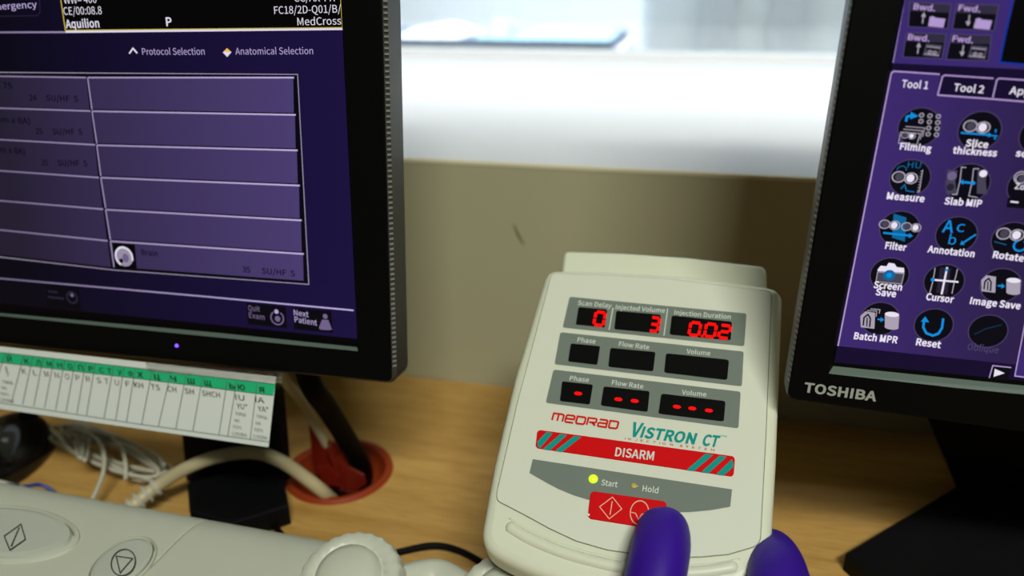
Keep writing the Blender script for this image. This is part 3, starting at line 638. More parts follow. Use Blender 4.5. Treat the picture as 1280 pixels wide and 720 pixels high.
d.path([(161.5, 67), (166.2, 60.5), (171.5, 66.5)], 2, G['white'], 3)
d.text('Protocol Selection', (178, 68.6), (256, 68.4), 8.3, G['lil'], 3)
d.poly([(278.5, 65.5), (283.8, 60), (289.3, 65.2), (284, 71.3)], G['white'], 3)
d.poly([(279.5, 64.8), (283.8, 60), (289, 64.9)], G['amb'], 4)
d.text('Anatomical Selection', (294.5, 68.3), (391.5, 67.7), 8.5, G['lil'], 3)
# table
Ld = [(107.5, 97), (113, 138.8), (118.8, 181), (123.5, 222), (129, 261.5), (134.5, 301), (139.5, 336)]
L0 = [(-300, 90.5), (-300, 125.5), (-300, 158), (-300, 192.5), (-300, 226), (-300, 257), (-300, 286)]
Rd = [(109.5, 97), (115, 139), (121, 181.5), (126, 222), (132, 262), (138, 301.5), (142.5, 336)]
Rr = [(367.5, 97), (369.7, 143.6), (372, 188), (374.7, 232), (377, 275.5), (379.7, 317.5), (382, 353.5)]
d.path([(-300, 88.5), (372, 93), (386, 355.5), (142, 337.5), (-300, 287)], 1.1, G['grey'], 2)
d.poly([(-300, 89.5), (371, 94.5), (384.5, 354), (142, 337), (-300, 286.5)], G['edge'], 1)
for i in range(6):
    d.poly([L0[i], Ld[i], (Ld[i + 1][0] - 1, Ld[i + 1][1] - 2), (L0[i + 1][0], L0[i + 1][1] - 2)], G['cell'], 3)
    d.poly([Rd[i], (Rr[i][0] - 1, Rr[i][1]), (Rr[i + 1][0] - 2.5, Rr[i + 1][1] - 2.6), (Rd[i + 1][0], Rd[i + 1][1] - 2.6)], G['cell'], 3)
    d.line(L0[i], Ld[i], 2, G['wline'], 4); d.line(Rd[i], Rr[i], 2.1, G['wline'], 4)
for i in range(6): d.line(Rd[i], (Rd[i + 1][0], Rd[i + 1][1] - 2), 1.6, G['wline'], 4)
for t, a, b in (('24', (37, 125.5), (46, 125.7)), ('SU/HF  S', (58, 126), (98, 127)), ('25', (45, 167.5), (53.5, 167.6)), ('SU/HF  S', (66, 168), (103.5, 168.5)),
                ('35', (52, 206.5), (60, 207)), ('SU/HF  S', (72, 207), (109.5, 208)), ('s 75', (-4, 110), (15.5, 110.5)), ('5mm x 8A)', (-14, 151.5), (38, 155)),
                ('5mm x 8A)', (-14, 189), (31.5, 193)), ('Brain', (177, 318.5), (197.5, 320.5)), ('35', (303.5, 340), (313, 341)), ('SU/HF  S', (327.5, 342), (369, 345.5))):
    d.text(t, a, b, 7, G['ink'], 5, bold=.02)
d.poly([(140.5, 303.5), (168.5, 305.5), (171, 335.5), (143.5, 334.5)], G['blk'], 5)
d.circ(155, 321, 11, G['grey'], 6, ky=.95); d.circ(155, 321, 11.3, G['white'], 7, ring=2.2, a0=-20, a1=240); d.circ(157, 322.5, 4, G['dim'], 8, ky=1.2)
d.circ(151.5, 326, 2.5, G['blk'], 8)
d.path([(-330, 313), (0, 348), (260, 371), (442, 388)], 1.8, G['wline'], 3)
d.poly([(308, 378.5), (357, 383.5), (359, 410.5), (310, 405)], G['edge'], 2)
d.poly([(366, 384.5), (414, 389), (416, 416), (367.5, 411.5)], G['edge'], 2)
d.poly([(56, 355), (98, 359.5), (101, 388), (60, 384)], G['edge'], 2)
d.text('Quit', (310.5, 388), (325, 389.5), 6.5, G['dim'], 3, bold=.01); d.text('Exam', (311.5, 397), (331, 400), 6.5, G['dim'], 3, bold=.01)
d.text('Next', (367.5, 394), (386, 396.5), 7, G['lil'], 3, bold=.01); d.text('Patient', (368.5, 402.5), (396.5, 407), 7, G['lil'], 3, bold=.01)
d.circ(346.5, 397.5, 8.5, G['dim'], 3, ring=1.6, a0=-235, a1=55); d.circ(345.5, 389.5, 2.6, G['lil'], 3); d.circ(347, 398.5, 3.4, G['dim'], 3)
def person_icon(cx, cy, k, m):
    d.circ(cx, cy - 7.5 * k, 3 * k, m, 3)
    d.poly([(cx - 4 * k, cy - 3.5 * k), (cx + 4 * k, cy - 3 * k), (cx + 8.5 * k, cy + 9 * k), (cx + 4 * k, cy + 9.8 * k), (cx - 6 * k, cy + 9 * k), (cx - 8 * k, cy + 7 * k)], m, 3)
person_icon(406.5, 403, 1, G['dim'])
d.path([(60, 364), (72, 365.5)], 2.4, G['dim2'], 3); d.path([(60, 371), (80, 373.5)], 2.4, G['dim2'], 3); d.circ(90, 372, 7, G['dim2'], 3, ring=2); d.circ(90, 369, 2, G['dim'], 4)
mb.build('screen', LM, recalc=False)
mb = MB(); cL = FL.px(221, 432, .0002)
lathe(mb, cL, FL.x, FL.z, -FL.y, [(.0011, 0), (.0010, .0004), (.0001, .0006)], mat('violet_power_led', (90, 40, 220), .3, emit=(120, 70, 255), es=2.2), 16)
mb.build('power_light', LM)

# ---- right monitor
FR = Frame(at_d(986, 497, .37), 1.174, 3.577, 1.881)
r_bl = FR.loc(986, 497); v = FR.loc(1068.5, 0) - r_bl; r_tl = r_bl + v * (.345 / v.z)
v = FR.loc(1157, 521) - r_bl; r_br = r_bl + v * (.412 / v.x); r_tr = r_br + (r_tl - r_bl)
q_bl = FR.loc(1035.5, 467.5); v = FR.loc(1131, 0) - FR.loc(1044, 445); q_tl = q_bl + v * (.308 / v.z)
v = FR.loc(1280, 494) - q_bl; q_br = q_bl + v * (.372 / v.x); q_tr = q_br + (q_tl - q_bl)
RM, RO = monitor('R', FR, [P2(r_bl), P2(r_br), P2(r_tr), P2(r_tl)], [P2(q_bl), P2(q_br), P2(q_tr), P2(q_tl)], None,
                 'black framed monitor on the right showing round tool icons on purple', 1, .013, .0014)
beads(RM, FR, P2(r_bl + (r_tl - r_bl) * .02), P2(r_tl - (r_tl - r_bl) * .02), -1, 124, .0009, .0018)
lip(RM, FR, [(1041, 457.5), (1600, 515), (1600, 530), (1035.7, 467)])
xc, xd = xat(1050, 300, FR), xat(1280, 300, FR)
G['rbg'] = glow('display_deep_indigo', (20, 11, 44))
G['rpan'] = glow('display_purple_panel', (62, 42, 114), (44, 31, 74), 0, xc, xd)
G['rpan2'] = glow('display_upper_panel', (58, 40, 110))
G['rline'] = glow('display_pink_line', (176, 150, 206))
G['rw'] = glow('display_white_text', (232, 224, 240))
G['disc'] = glow('display_icon_disc', (9, 8, 18))
G['ring'] = glow('display_icon_ring', (72, 62, 100))
G['cy'] = glow('display_cyan', (14, 138, 218))
G['cyd'] = glow('display_teal', (10, 100, 150))
G['gr'] = glow('display_grey', (168, 160, 176))
G['gd'] = glow('display_dark_grey', (70, 66, 84))
G['blu'] = glow('display_blue_line', (14, 50, 150))
G['btn'] = glow('display_button_top', (48, 42, 62))
mb = MB(); d = Draw(FR, mb, off=-.0044)
mb.add([FR.W(Vector((p.x, .0046, p.z))) for p in (q_bl, q_br, q_tr, q_tl)], [(0, 1, 2, 3)], G['blk'])
e_bl = FR.loc(1042.5, 453, -.0044); v = FR.loc(1131, 0, -.0044) - FR.loc(1045, 440, -.0044); e_tl = e_bl + v * (.301 / v.z)
v = FR.loc(1120, 460.5, -.0044) - e_bl; e_br = e_bl + v * (.366 / v.x); e_tr = e_br + (e_tl - e_bl)
mb.add([FR.W(p) for p in (e_bl, e_br, e_tr, e_tl)], [(0, 1, 2, 3)], G['rbg'])
def span(px0, py0, top, mt, lay, x1=None):   # rectangle on the display from one pixel corner to the far right side
    p = FR.loc(px0, py0, d.o(lay)); zt9 = top if top is not None else p.z; lean = (e_tl.x - e_bl.x) / (e_tl.z - e_bl.z)
    mb.add([FR.W(q9) for q9 in (p, Vector((x1 or e_br.x - .004, p.y, p.z)), Vector(((x1 or e_br.x - .004) + lean * (zt9 - p.z), p.y, zt9)), Vector((p.x + lean * (zt9 - p.z), p.y, zt9)))], [(0, 1, 2, 3)], mt)
span(1115.5, 79, e_tl.z - .012, G['rpan2'], 1)
d.path([(1142, -60), (1130.5, 0), (1116, 78.5)], 1.6, G['rline'], 2)
span(1249.5, 78, e_tl.z - .02, G['blk'], 2)
d.path([(1274, -40), (1249.5, 78), (1400, 91.5)], 2.4, G['blu'], 3)
Bt = [[(1136.5, 2), (1190, 4.5), (1185, 36.5), (1134.5, 34)], [(1195, 4), (1249.5, 6), (1243, 39), (1189.5, 37)],
      [(1132.5, 40), (1184, 42), (1178, 74), (1127.5, 72)], [(1188.5, 42), (1240.5, 43.5), (1236, 76.5), (1181.5, 75)]]
for i, q in enumerate(Bt):
    d.poly(q, G['ring'], 2); qq = [bil(q, .03, .04), bil(q, .97, .04), bil(q, .97, .96), bil(q, .03, .96)]
    d.poly(qq, G['btn'], 3); d.poly([bil(qq, 0, .35), bil(qq, 1, .35), bil(qq, 1, 1), bil(qq, 0, 1)], G['disc'], 4)
    dn = i % 2; x0, y0 = bil(q, .36, .62)
    d.line((x0 + 1, y0 - 6.5), (x0 - .8, y0 + 6.5), 1.5, G['gr'], 5)
    if dn: d.poly([(x0 - 4, y0 + 1.5), (x0 + 2.6, y0 + 2), (x0 - 1.2, y0 + 7.5)], G['gr'], 5)
    else: d.poly([(x0 - 2.6, y0 - 2), (x0 + 3.6, y0 - 1.6), (x0 + 1.3, y0 - 7.5)], G['gr'], 5)
    u = lambda a_, b_: bil(q, a_, b_)
    if i < 2:
        d.poly([u(.52, .55), u(.6, .52), u(.66, .58), u(.9, .6), u(.88, .95), u(.5, .92)], G['rline'], 5)
    else:
        d.poly([u(.54, .42), u(.93, .46), u(.91, .93), u(.5, .89)], G['gd'], 5)
        d.line(u(.55, .52), u(.9, .56), 1, G['gr'], 6); d.line(u(.56, .63), u(.88, .67), 3, G['disc'], 6); d.line(u(.53, .82), u(.9, .86), 1, G['gr'], 6)
        d.circ(*u(.66, .74), 2.4, G['gr'], 7, ring=1); d.circ(*u(.78, .76), 2.4, G['gr'], 7, ring=1)
for t, a, b in (('Bwd.', (1141.5, 11.5), (1168.5, 14)), ('Fwd.', (1197.5, 13), (1225, 15.2)), ('Bwd.', (1134.5, 49.5), (1161.5, 52)), ('Fwd.', (1190, 51.5), (1216, 54))):
    d.text(t, a, b, 7, G['rline'], 6, bold=.035)
# tabs and tool panel
d.poly([(1116, 89.5), (1175.5, 93.5), (1172, 118.5), (1285.5, 127), (1345, 132), (1290, 457.5), (1267, 455.5), (1047.5, 432.5)], G['rpan'], 1)
d.path([(1047.5, 432.5), (1114, 92), (1117, 89), (1174.5, 92.8)], 1.8, G['rline'], 2)
d.path([(1172, 119), (1178, 96), (1181, 94), (1242, 98)], 1.7, G['rline'], 2); d.path([(1172, 118.8), (1241, 123.8), (1340, 132)], 1.9, G['rline'], 3)
d.path([(1241, 122), (1246, 100), (1249, 98), (1340, 104)], 1.7, G['rline'], 2)
d.text('Tool 1', (1126.5, 109), (1159.5, 111.3), 9, G['rw'], 3, bold=.02); d.text('Tool 2', (1191.5, 113.5), (1229, 116.5), 9, G['rw'], 3, bold=.02); d.text('App', (1261, 117.5), (1288, 119.5), 9, G['rw'], 3, bold=.02)
IC = [(1149, 159, 27.5), (1224.5, 163.5, 28), (1301, 170, 28), (1137.5, 222.5, 26.5), (1210, 229, 28.5), (1286, 234, 28), (1124.5, 286, 26), (1195.5, 293.5, 27),
      (1265, 300, 27), (1112, 343.5, 25.3), (1180, 352, 26.3), (1251, 357, 26.5), (1100, 398.5, 25), (1167, 406.5, 25.3), (1235, 414, 25.5)]
for i, (x, y, r) in enumerate(IC):
    d.circ(x, y, r, G['ring'], 2, ky=.97); d.circ(x, y, r - 1.3, G['disc'], 3, ky=.97)
def brain(x, y, s, m=None, lay=5, split=True):
    m = m or G['gr']
    for k in (-1, 1):
        d.circ(x + k * 7 * s, y + k * .8 * s, 8 * s, m, lay, ring=1.6 * s, ky=.9); d.circ(x + k * 6.4 * s, y + k * .7 * s, 4.6 * s, G['gd'] if k < 0 else G['rw'], lay + 1, ky=1.1)
def arrow(a, b, w, m, lay=6, hd=3.2):
    a, b = Vector(a), Vector(b); t = (b - a).normalized(); n = Vector((-t.y, t.x))
    d.line(a, b - t * hd, w, m, lay); d.poly([b, b - t * hd * 1.5 + n * hd, b - t * hd * 1.5 - n * hd], m, lay + 1)
# filming
for i in range(4):
    for j in range(3):
        cx, cy = 1152 + j * 10.5 + i * .0 - i * .8, 144 + i * 7.6 + j * .8
        if not (i > 1 and j == 0): d.circ(cx, cy, 3.3, G['gr'], 5, ring=1.3, n=10); d.circ(cx, cy, 1.2, G['gd'], 5, n=8)
for k in range(3): d.path([(1126 + k * 3, 165 - k * 3.5), (1150 + k * 3, 167 - k * 3.5), (1147 + k * 3, 178 - k * 3.5)], 1, G['gr'], 5)
d.path([(1126, 165), (1150, 167), (1146, 181), (1123, 179)], 1, G['gr'], 5, True); brain(1135.5, 169.5, .62, lay=6)
d.path([(1132.5, 152), (1133.5, 146), (1139, 144.5)], 3, G['cy'], 6); d.poly([(1138.5, 140), (1148, 145), (1138, 149)], G['cy'], 7)
# slice thickness
brain(1221, 158.5, 1.15); arrow((1201, 166), (1240, 169), 2.2, G['cy']); d.line((1233, 169), (1247, 170), 1.5, G['cy'], 6); arrow((1244.5, 166), (1245, 161), 1.2, G['cy'], 6, 1.8); arrow((1244, 170), (1243.5, 175), 1.2, G['cy'], 6, 1.8)
# measure
brain(1131, 222, 1.1); d.text('HU', (1134, 209.5), (1150.5, 210.5), 7.5, G['cyd'], 7); d.circ(1127, 213, 6.5, G['cyd'], 6, ring=1.2, a0=0, a1=180)
d.path([(1153.5, 212), (1149, 240), (1146, 240)], 1, G['gr'], 6)
for k in range(8): d.line((1150.8 - k * .6, 214 + k * 3.4), (1153.6 - k * .6, 214.3 + k * 3.4), .8, G['gr'], 6)
d.path([(1126, 236), (1131, 231), (1133, 238.5), (1143, 240)], 1.6, G['cyd'], 6)
# slab MIP
for x0, k in ((1190, -1), (1228, 1)):
    d.poly([(x0 - 6, 212), (x0 + 7, 213), (x0 + 4, 226), (x0 + 6, 243), (x0 - 7, 242)], G['gd'], 4)
d.path([(1208, 209.5), (1202, 209), (1200, 226), (1196, 243), (1190, 243)], 1.2, G['gr'], 5); d.path([(1224, 211), (1217, 211), (1215, 228), (1211, 245), (1222, 247)], 1.2, G['gr'], 5)
d.circ(1229, 217, 5, G['rw'], 5); d.circ(1190, 220, 6, G['dim'], 5); d.circ(1188, 234, 5, G['dim2'], 5)
d.line((1202, 227.5), (1218, 229), 2.6, G['cy'], 6); d.poly([(1199.5, 227.3), (1204, 224), (1204, 231)], G['cy'], 7); d.poly([(1220, 229), (1216, 225.4), (1215.5, 232)], G['cy'], 7)
# zoom (cut by the picture edge)
brain(1284, 224, 1); d.circ(1276, 222, 9, G['gr'], 6, ring=1.5); d.poly([(1260, 247), (1300, 250), (1299, 262), (1258, 259)], G['disc'], 5); d.line((1263, 252), (1273, 253), 2, G['rw'], 6)
# filter
d.poly([(1117, 267), (1133, 272), (1131, 302), (1115, 297)], G['cyd'], 4); brain(1112, 281, .9); brain(1139, 284, .85); arrow((1104, 291), (1141, 295), 2.4, G['cy'], 8)
# annotation
d.text('A', (1177, 290), (1191, 291), 15, G['cy'], 5, bold=.015); d.text('c', (1195, 289.5), (1205, 290), 13, G['cy'], 5); d.text('b', (1185, 305), (1194, 306), 12, G['cy'], 5); arrow((1220, 293), (1200, 306), 2, G['cy'])
# rotate
brain(1263, 293, 1.2); d.circ(1275, 307, 9, G['cy'], 8, ring=2.6, a0=120, a1=420); d.line((1243, 302), (1258, 306), 1, G['cyd'], 6)
# screen save (camera)
d.poly([(1097, 337), (1101, 332), (1108, 333), (1111, 328.5), (1118, 329.5), (1121, 334), (1130, 335), (1130.5, 341), (1097, 339)], G['rw'], 5)
d.poly([(1097, 340), (1130, 342), (1127, 355), (1095, 352)], G['gd'], 5); d.path([(1097, 340), (1130, 342), (1127, 355), (1095, 352)], 1, G['gr'], 6, True)
d.circ(1111.5, 344, 7.5, G['cyd'], 7); d.circ(1111.5, 344, 3.6, G['cy'], 8)
# cursor
d.path([(1169, 335), (1166, 352), (1162, 367)], 1.2, G['gr'], 5); d.path([(1197, 336), (1193, 352), (1190, 367)], 1.2, G['gr'], 5)
d.poly([(1175, 334), (1189, 335), (1184, 368), (1170, 366)], G['dim2'], 4); d.line((1184, 334), (1177, 368), 2.4, G['rw'], 6); d.line((1164, 349.5), (1198, 352.5), 2.2, G['rw'], 6); d.circ(1166, 349.5, 2.6, G['cy'], 7); d.circ(1183.5, 337.5, 2, G['cy'], 7)
def drum(x, y, w, h, m):
    d.poly([(x - w, y - h), (x + w, y - h + 1), (x + w - 1, y + h), (x - w, y + h - 1)], m, 5); d.circ(x, y - h + .5, w, G['rw'], 6, ky=.4); d.circ(x - .5, y + h - .5, w, m, 5, ky=.4)
def head(x, y):
    d.poly([(x - 9, y + 9), (x - 9.5, y - 5), (x - 3, y - 11), (x + 9, y - 9), (x + 8, y + 11)], G['gr'], 5); d.path([(x - 6, y + 7), (x - 5, y - 3), (x, y - 7), (x + 3, y - 2), (x + 2, y + 9)], 2, G['disc'], 6); d.line((x - 1, y - 3), (x - 1.5, y + 8), 1.6, G['disc'], 6)
head(1236, 355); drum(1267, 358, 9, 8, G['gr']); arrow((1247, 357), (1256.5, 358), 2, G['cy'])
head(1085, 400); d.path([(1084, 388), (1096, 389), (1095, 396)], 1, G['gr'], 7); d.path([(1088, 386), (1100, 387), (1099, 392)], 1, G['gr'], 7); drum(1115, 401, 9, 8.5, G['gr']); arrow((1097, 399), (1105.5, 400), 2, G['cy'])
# reset
d.path([(1155.5, 399), (1154, 409), (1158, 416.5), (1166, 419.5), (1173, 417), (1177.5, 410), (1179, 398)], 3, G['cy'], 5); d.poly([(1151, 402), (1156.5, 395.5), (1161.5, 403)], G['cy'], 6)
d.path([(1218, 418), (1232, 411), (1252, 406)], 1.6, glow('display_dim_teal', (14, 44, 66)), 5)
for t, a, b, c in (('Filming', (1124.5, 186.5), (1163.5, 190), 8), ('Slice', (1206.5, 182.5), (1234.5, 185), 8), ('thickness', (1190.5, 191.5), (1245.5, 195.5), 8), ('sc', (1269, 195), (1283, 196.5), 8),
                ('Measure', (1108, 248.5), (1155, 252.5), 8), ('Slab MIP', (1180, 255), (1226.5, 258.5), 8), ('Filter', (1106, 310.5), (1132.5, 313.5), 8), ('Annotation', (1159, 315), (1217.5, 321.5), 8),
                ('Rotate', (1240.5, 322), (1279, 327), 8), ('Screen', (1091.5, 359.5), (1127, 363), 8), ('Save', (1094, 368.5), (1119.5, 371.5), 8), ('Cursor', (1157, 374.5), (1191.5, 378.5), 8),
                ('Image Save', (1212, 379.5), (1275, 386.5), 8), ('Batch MPR', (1067, 423.5), (1121.5, 429), 8), ('Reset', (1144.5, 431), (1175.5, 435), 8)):
    d.text(t, a, b, c, G['rw'], 10, bold=.045)
d.text('Zoom', (1268, 236), (1296, 239), 7, G['rw'], 10, bold=.02)
d.text('Oblique', (1208.5, 437), (1247.5, 441.5), 8, G['ring'], 10, bold=.02)
d.poly([(1241, 457), (1264, 459.5), (1259, 476), (1236, 472.5)], G['disc'], 3); d.path([(1236.5, 472.5), (1241, 457), (1264, 459.5)], 1.4, G['rline'], 4); d.poly([(1243.5, 461), (1256, 466.5), (1242, 471)], G['rw'], 5)
span(1268.5, 470, FR.loc(1281, 395).z, G['rpan2'], 3); d.path([(1285, 385), (1268.5, 470), (1400, 485.5)], 1.5, G['rline'], 4)
mb.build('screen', RM, recalc=False)
mb = MB(); d = Draw(FR, mb, off=.0002); d.text('TOSHIBA', (1004.5, 489.5), (1095, 501.5), 11.3, mat('silver_logo_print', (158, 166, 158), .4), 1, bold=.05)
mb.build('brand_lettering', RM, recalc=False)

# ---- stands
def neck(root, F, pts, y0, y1, name='stand_neck'):     # pts px outline, put on the vertical plane y=y0, extruded to y1
    mb = MB(); A = [at_y(x, y, y0) for x, y in pts]; B = [Vector((p.x, y1, p.z)) for p in A]; n = len(A)
    mb.add(A + B, [tuple(range(n)), tuple(range(2 * n - 1, n - 1, -1))] + [(i, (i + 1) % n, n + (i + 1) % n, n + i) for i in range(n)], M_base)
    return mb.build(name, root)
def plate(root, pts, h, name='stand_base', m=None):
    mb = MB(); n = len(pts); A = [Vector((p[0], p[1], 0)) for p in pts]; B = [p + Vector((0, 0, h)) for p in A]
    c = sum(A, Vector()) / n; C_ = [b + (c - b).normalized() * .002 + Vector((0, 0, .0015)) for b in B]
    mb.add(A + B + C_, [tuple(range(n)), tuple(range(2 * n, 3 * n))] + [(k * n + i, k * n + (i + 1) % n, (k + 1) * n + (i + 1) % n, (k + 1) * n + i) for k in (0, 1) for i in range(n)], m or M_base)
    return mb.build(name, root)
hb = .014
bp = [at_z(x, y, hb) for x, y in ((234, 606), (237, 640), (291, 655), (361, 633), (355, 600))]
yb = max(p.y for p in bp)
bp = [(p.x, p.y) for p in bp] + [(bp[-1].x - .01, yb + .012), (bp[0].x, yb + .012)]
plate(LM, bp, hb)
zt_ = .22
yN = FL.px(300, 470).y + .055
neck(LM, FL, [(222, 480), (345, 492), (355, 606), (234, 610)], yb + .0005, yb + .011)
hb = .012
q = [at_z(x, y, hb) for x, y in ((1195, 609), (1057, 692), (1090, 722))]
q2 = [(p.x, p.y) for p in q]
cxR = (r_bl.x + r_br.x) / 2 + FR.O.x
mir = [(2 * cxR - x, y) for x, y in q2][::-1]
plate(RM, q2 + [(q2[2][0] + .03, q2[2][1] - .03)] + [(mir[0][0] - .03, mir[0][1] - .03)] + mir, hb)
yR = q2[0][1]
a_, b_ = at_y(1152, 500, yR), at_y(1195, 612, yR)
mb = MB()
zb, zt2 = .012, at_y(1140, 470, yR).z
x1a, x0a = at_y(1195, 612, yR).x, at_y(1138, 470, yR).x
vs = [(x1a, yR, zb), (2 * cxR - x1a, yR, zb), (2 * cxR - x0a, yR, zt2), (x0a, yR, zt2)]
vs += [(x, y + .03, z) for x, y, z in vs]
mb.add(vs, [(0, 1, 2, 3), (7, 6, 5, 4), (0, 4, 5, 1), (1, 5, 6, 2), (2, 6, 7, 3), (3, 7, 4, 0)], M_base); mb.build('stand_neck', RM)

# ------------------------------------------------------------------ paper strip with tape
ps = empty('paper_strip', FL.px(170, 550, .004), 'white printed alphabet strip with a green row of letters, taped to the left monitor bottom', 'paper')
mb = MB(); d = Draw(FL, mb, off=.0042)
pTL, pTR, pBR, pBL = (-60, 426.5), (345, 471), (335.5, 559), (-60, 502.5)
vsF = [FL.px(*p, .0042) for p in (pTL, pTR, pBR, pBL)]; vsB = [v_ + FL.y * .0003 for v_ in vsF]
mb.add(vsF + vsB, [(0, 1, 2, 3), (7, 6, 5, 4), (0, 4, 5, 1), (1, 5, 6, 2), (2, 6, 7, 3), (3, 7, 4, 0)], M_paper)
d.poly([(-60, 433.5), (344.5, 480.3), (341.5, 494.5), (170, 473), (-60, 446)], M_pgreen, 1)
d.path([(-60, 433.5), (344.5, 480.3)], .8, M_ink, 2); d.path([(-60, 446), (170, 473), (341.5, 494.5)], .7, M_ink, 2)
d.path([(-60, 496), (0, 503.5), (170, 529.7), (336.5, 552.5)], .9, M_inkg, 2)
tops = [(7, 441), (29.5, 444), (41, 445.5), (54, 447), (67.5, 448.5), (81, 450), (94, 451.5), (107, 453), (119, 454.5), (142, 457), (155, 458.8), (169, 460), (190, 463.5), (213, 467), (232.3, 469.8), (253, 472), (284, 476), (295.5, 477), (321.3, 480)]
bots = [(-14, 502), (14, 504), (28, 506), (42, 508), (55.5, 510), (69.5, 512), (82.5, 514.5), (96, 517), (108, 519), (130, 522.5), (144.5, 525.5), (158, 528), (177, 530.5), (198, 533), (219.6, 536.5), (240.8, 539.5), (273.5, 544), (284.6, 545.5), (312.6, 549.5)]
for a, b in zip(tops, bots): d.line(a, b, .8, M_inkg, 3)
L1 = 'Й К Л М Н О П Р С Т У Ф Х Ц Ч Ш Щ Ь Ю Я'.split()
L2 = ['I', 'K', 'L', 'M', 'N', 'O', 'P', 'R', 'S', 'T', 'U', 'F', 'KH', 'TS', 'CH', 'SH', 'SHCH', '', 'IU', 'IA']
X1 = [12, 34, 48, 62, 75, 88, 101, 114, 127.5, 137, 150, 163.5, 175.5, 196.5, 217, 239, 260, 290.5, 302, 327]
by = lambda x: 450.6 + x * .1195 + (0 if x < 170 else (x - 170) * .004)
for i, (c, x) in enumerate(zip(L1, X1)):
    w = 3 if x < 170 else 3.6
    if c in 'ШЩЮ': w = 4.4
    d.text(c, (x - w, by(x - w)), (x + w, by(x + w)), 6.2, M_ink, 4, bold=.03 if x > 170 else .01)
    t = L2[i]
    if t:
        ww = 2.8 * len(t) if x > 170 else 2.7
        if t == 'I': ww = .7
        xx = x - 2 + (6 if t == 'SHCH' else 0) + (1.5 if len(t) > 1 else 0)
        dx = -3.5
        yo = 13.2
        d.text(t, (xx - ww + dx + 2, by(xx - ww) + yo), (xx + ww + dx + 2, by(xx + ww) + yo), 6.6, M_ink if x > 170 else M_inkg, 4)
def pt(t, x0, x1, y, c, m): d.text(t, (x0, y), (x1, y + (x1 - x0) * .13), c, m, 4)
pt('YU*', 296, 309.5, 510.5, 6.6, M_ink); pt('YA*', 322.5, 336, 514, 6.6, M_ink)
for i, (t, w) in enumerate((('ПИШ', 12), ('НА', 6), ('ПОЧ.', 11), ('СЛОВА', 18.5))):
    pt(t, 295 - i * 1.6, 295 - i * 1.6 + w, 519 + i * 8.3, 4, M_inkg); pt(t, 321.5 - i * 1.5, 321.5 - i * 1.5 + min(w, 17), 522.5 + i * 8.3, 4, M_inkg)
    pt(t, 4 - i * 1.6, 4 - i * 1.6 + w, 479 + i * 7.4, 3.6, M_inkg)
pt('Y', 8, 12, 470, 5, M_inkg)
mb.build('printed_sheet', ps, recalc=False)
mb = MB(); n = 40; vs = []
for i in range(n + 1):
    t = i / n; x = 182 + (353 - 182) * t
    for j, dy in enumerate((-8, -4, 0, 5)):
        o_ = .0050 + .0006 * math.sin(i * 1.1 + j * .7) + (.0012, .0034, .0010, 0)[j]
        vs.append(FL.px(x, 459.5 + (x - 182) * .085 + dy, o_))
mb.add(vs, [(i * 4 + j, i * 4 + j + 1, i * 4 + j + 5, i * 4 + j + 4) for i in range(n) for j in range(3)], M_tape, True)
tag(mb.build('adhesive_tape', ps, recalc=False), 'clear shiny tape holding the strip')

# ------------------------------------------------------------------ injector control unit
DEV = Frame(at_d(800, 560, .385), -2.493, 57.218, -.426)
def c9(x, y): return (640 + x / 3.428, 300 + y / 3.428)
def c10(x, y): return (580 + x / 2.909, 500 + y / 2.909)
FD = DEV
unit = empty('injector_control_unit', FD.W((0, .02, -.05)), 'cream injector control unit with red digit displays, held by the gloved hand', 'control unit')
def L2d(pts, off=0): return [P2(FD.loc(x, y, off)) for x, y in pts]
out_px = [(683, 335.5), (750, 336), (820, 340), (890, 346), (979, 359), (975, 470), (971, 580), (964, 705), (925, 737), (860, 752), (790, 752), (715, 735), (650, 712), (597, 684), (616, 580), (642, 470)]
rr = [.007, .0, 0, 0, .008, 0, 0, .012, .01, .01, .01, .01, .01, .010, 0, 0]
outl = rounded(L2d(out_px), rr, 6)
mb = MB()
slab(mb, FD, outl, [(.0052, 0), (.003, .0004), (.0012, .0016), (.0002, .0038), (0, .0065), (-.0006, .016), (.001, .026), (.005, .031)], M_house)
mb.build('housing', unit, recalc=False)
# rear raised block seen over the top edge
mb = MB(); o2 = -.016
hp = [FD.loc(x, y, o2) for x, y in ((704.5, 312.5), (780, 315), (860, 320.5), (958.5, 332), (960, 372), (700, 352))]
slab(mb, FD, rounded([P2(p) for p in hp], [.004, 0, 0, .004, 0, 0], 6), [(.002, .0164), (.0006, .017), (0, .019), (0, .045), (.003, .05)], M_house)
mb.build('rear_housing', unit, recalc=False)
# faceplate with its printing
mb = MB(); d = Draw(FD, mb, off=.0007)
fp = [(690, 343), (760, 345), (840, 350), (964, 365.5), (957, 540), (949.8, 676), (944, 683), (910, 693), (876, 696), (840, 697), (800, 693), (760, 687.5), (720, 676), (688, 661), (655, 643), (622, 626), (621.5, 617), (647, 505)]
fpl = rounded(L2d(fp), [.003, 0, 0, .003, 0, .003, .002] + [0] * 8 + [.002, .002, 0], 4)
slab(mb, FD, fpl, [(0, -.0006), (0, .001)], M_face, smooth=False, cap1=False)
sm = MB()
ol = ccw(fpl); oo = offset_poly(ol, -.0004)
for i in range(len(ol)):
    j = (i + 1) % len(ol)
    mb.add([FD.W((ol[i][0], -.00025, ol[i][1])), FD.W((ol[j][0], -.00025, ol[j][1])), FD.W((oo[j][0], -.00025, oo[j][1])), FD.W((oo[i][0], -.00025, oo[i][1]))], [(0, 1, 2, 3)], M_line)
S1 = [c9(247, 243), c9(1005, 315), c9(995, 455), c9(217, 375)]
S2 = [c9(207, 395), c9(993, 478), c9(985, 627), c9(182, 532)]
S3 = [c9(178, 555), c9(980, 650), c10(998, 103), c10(297, 10)]
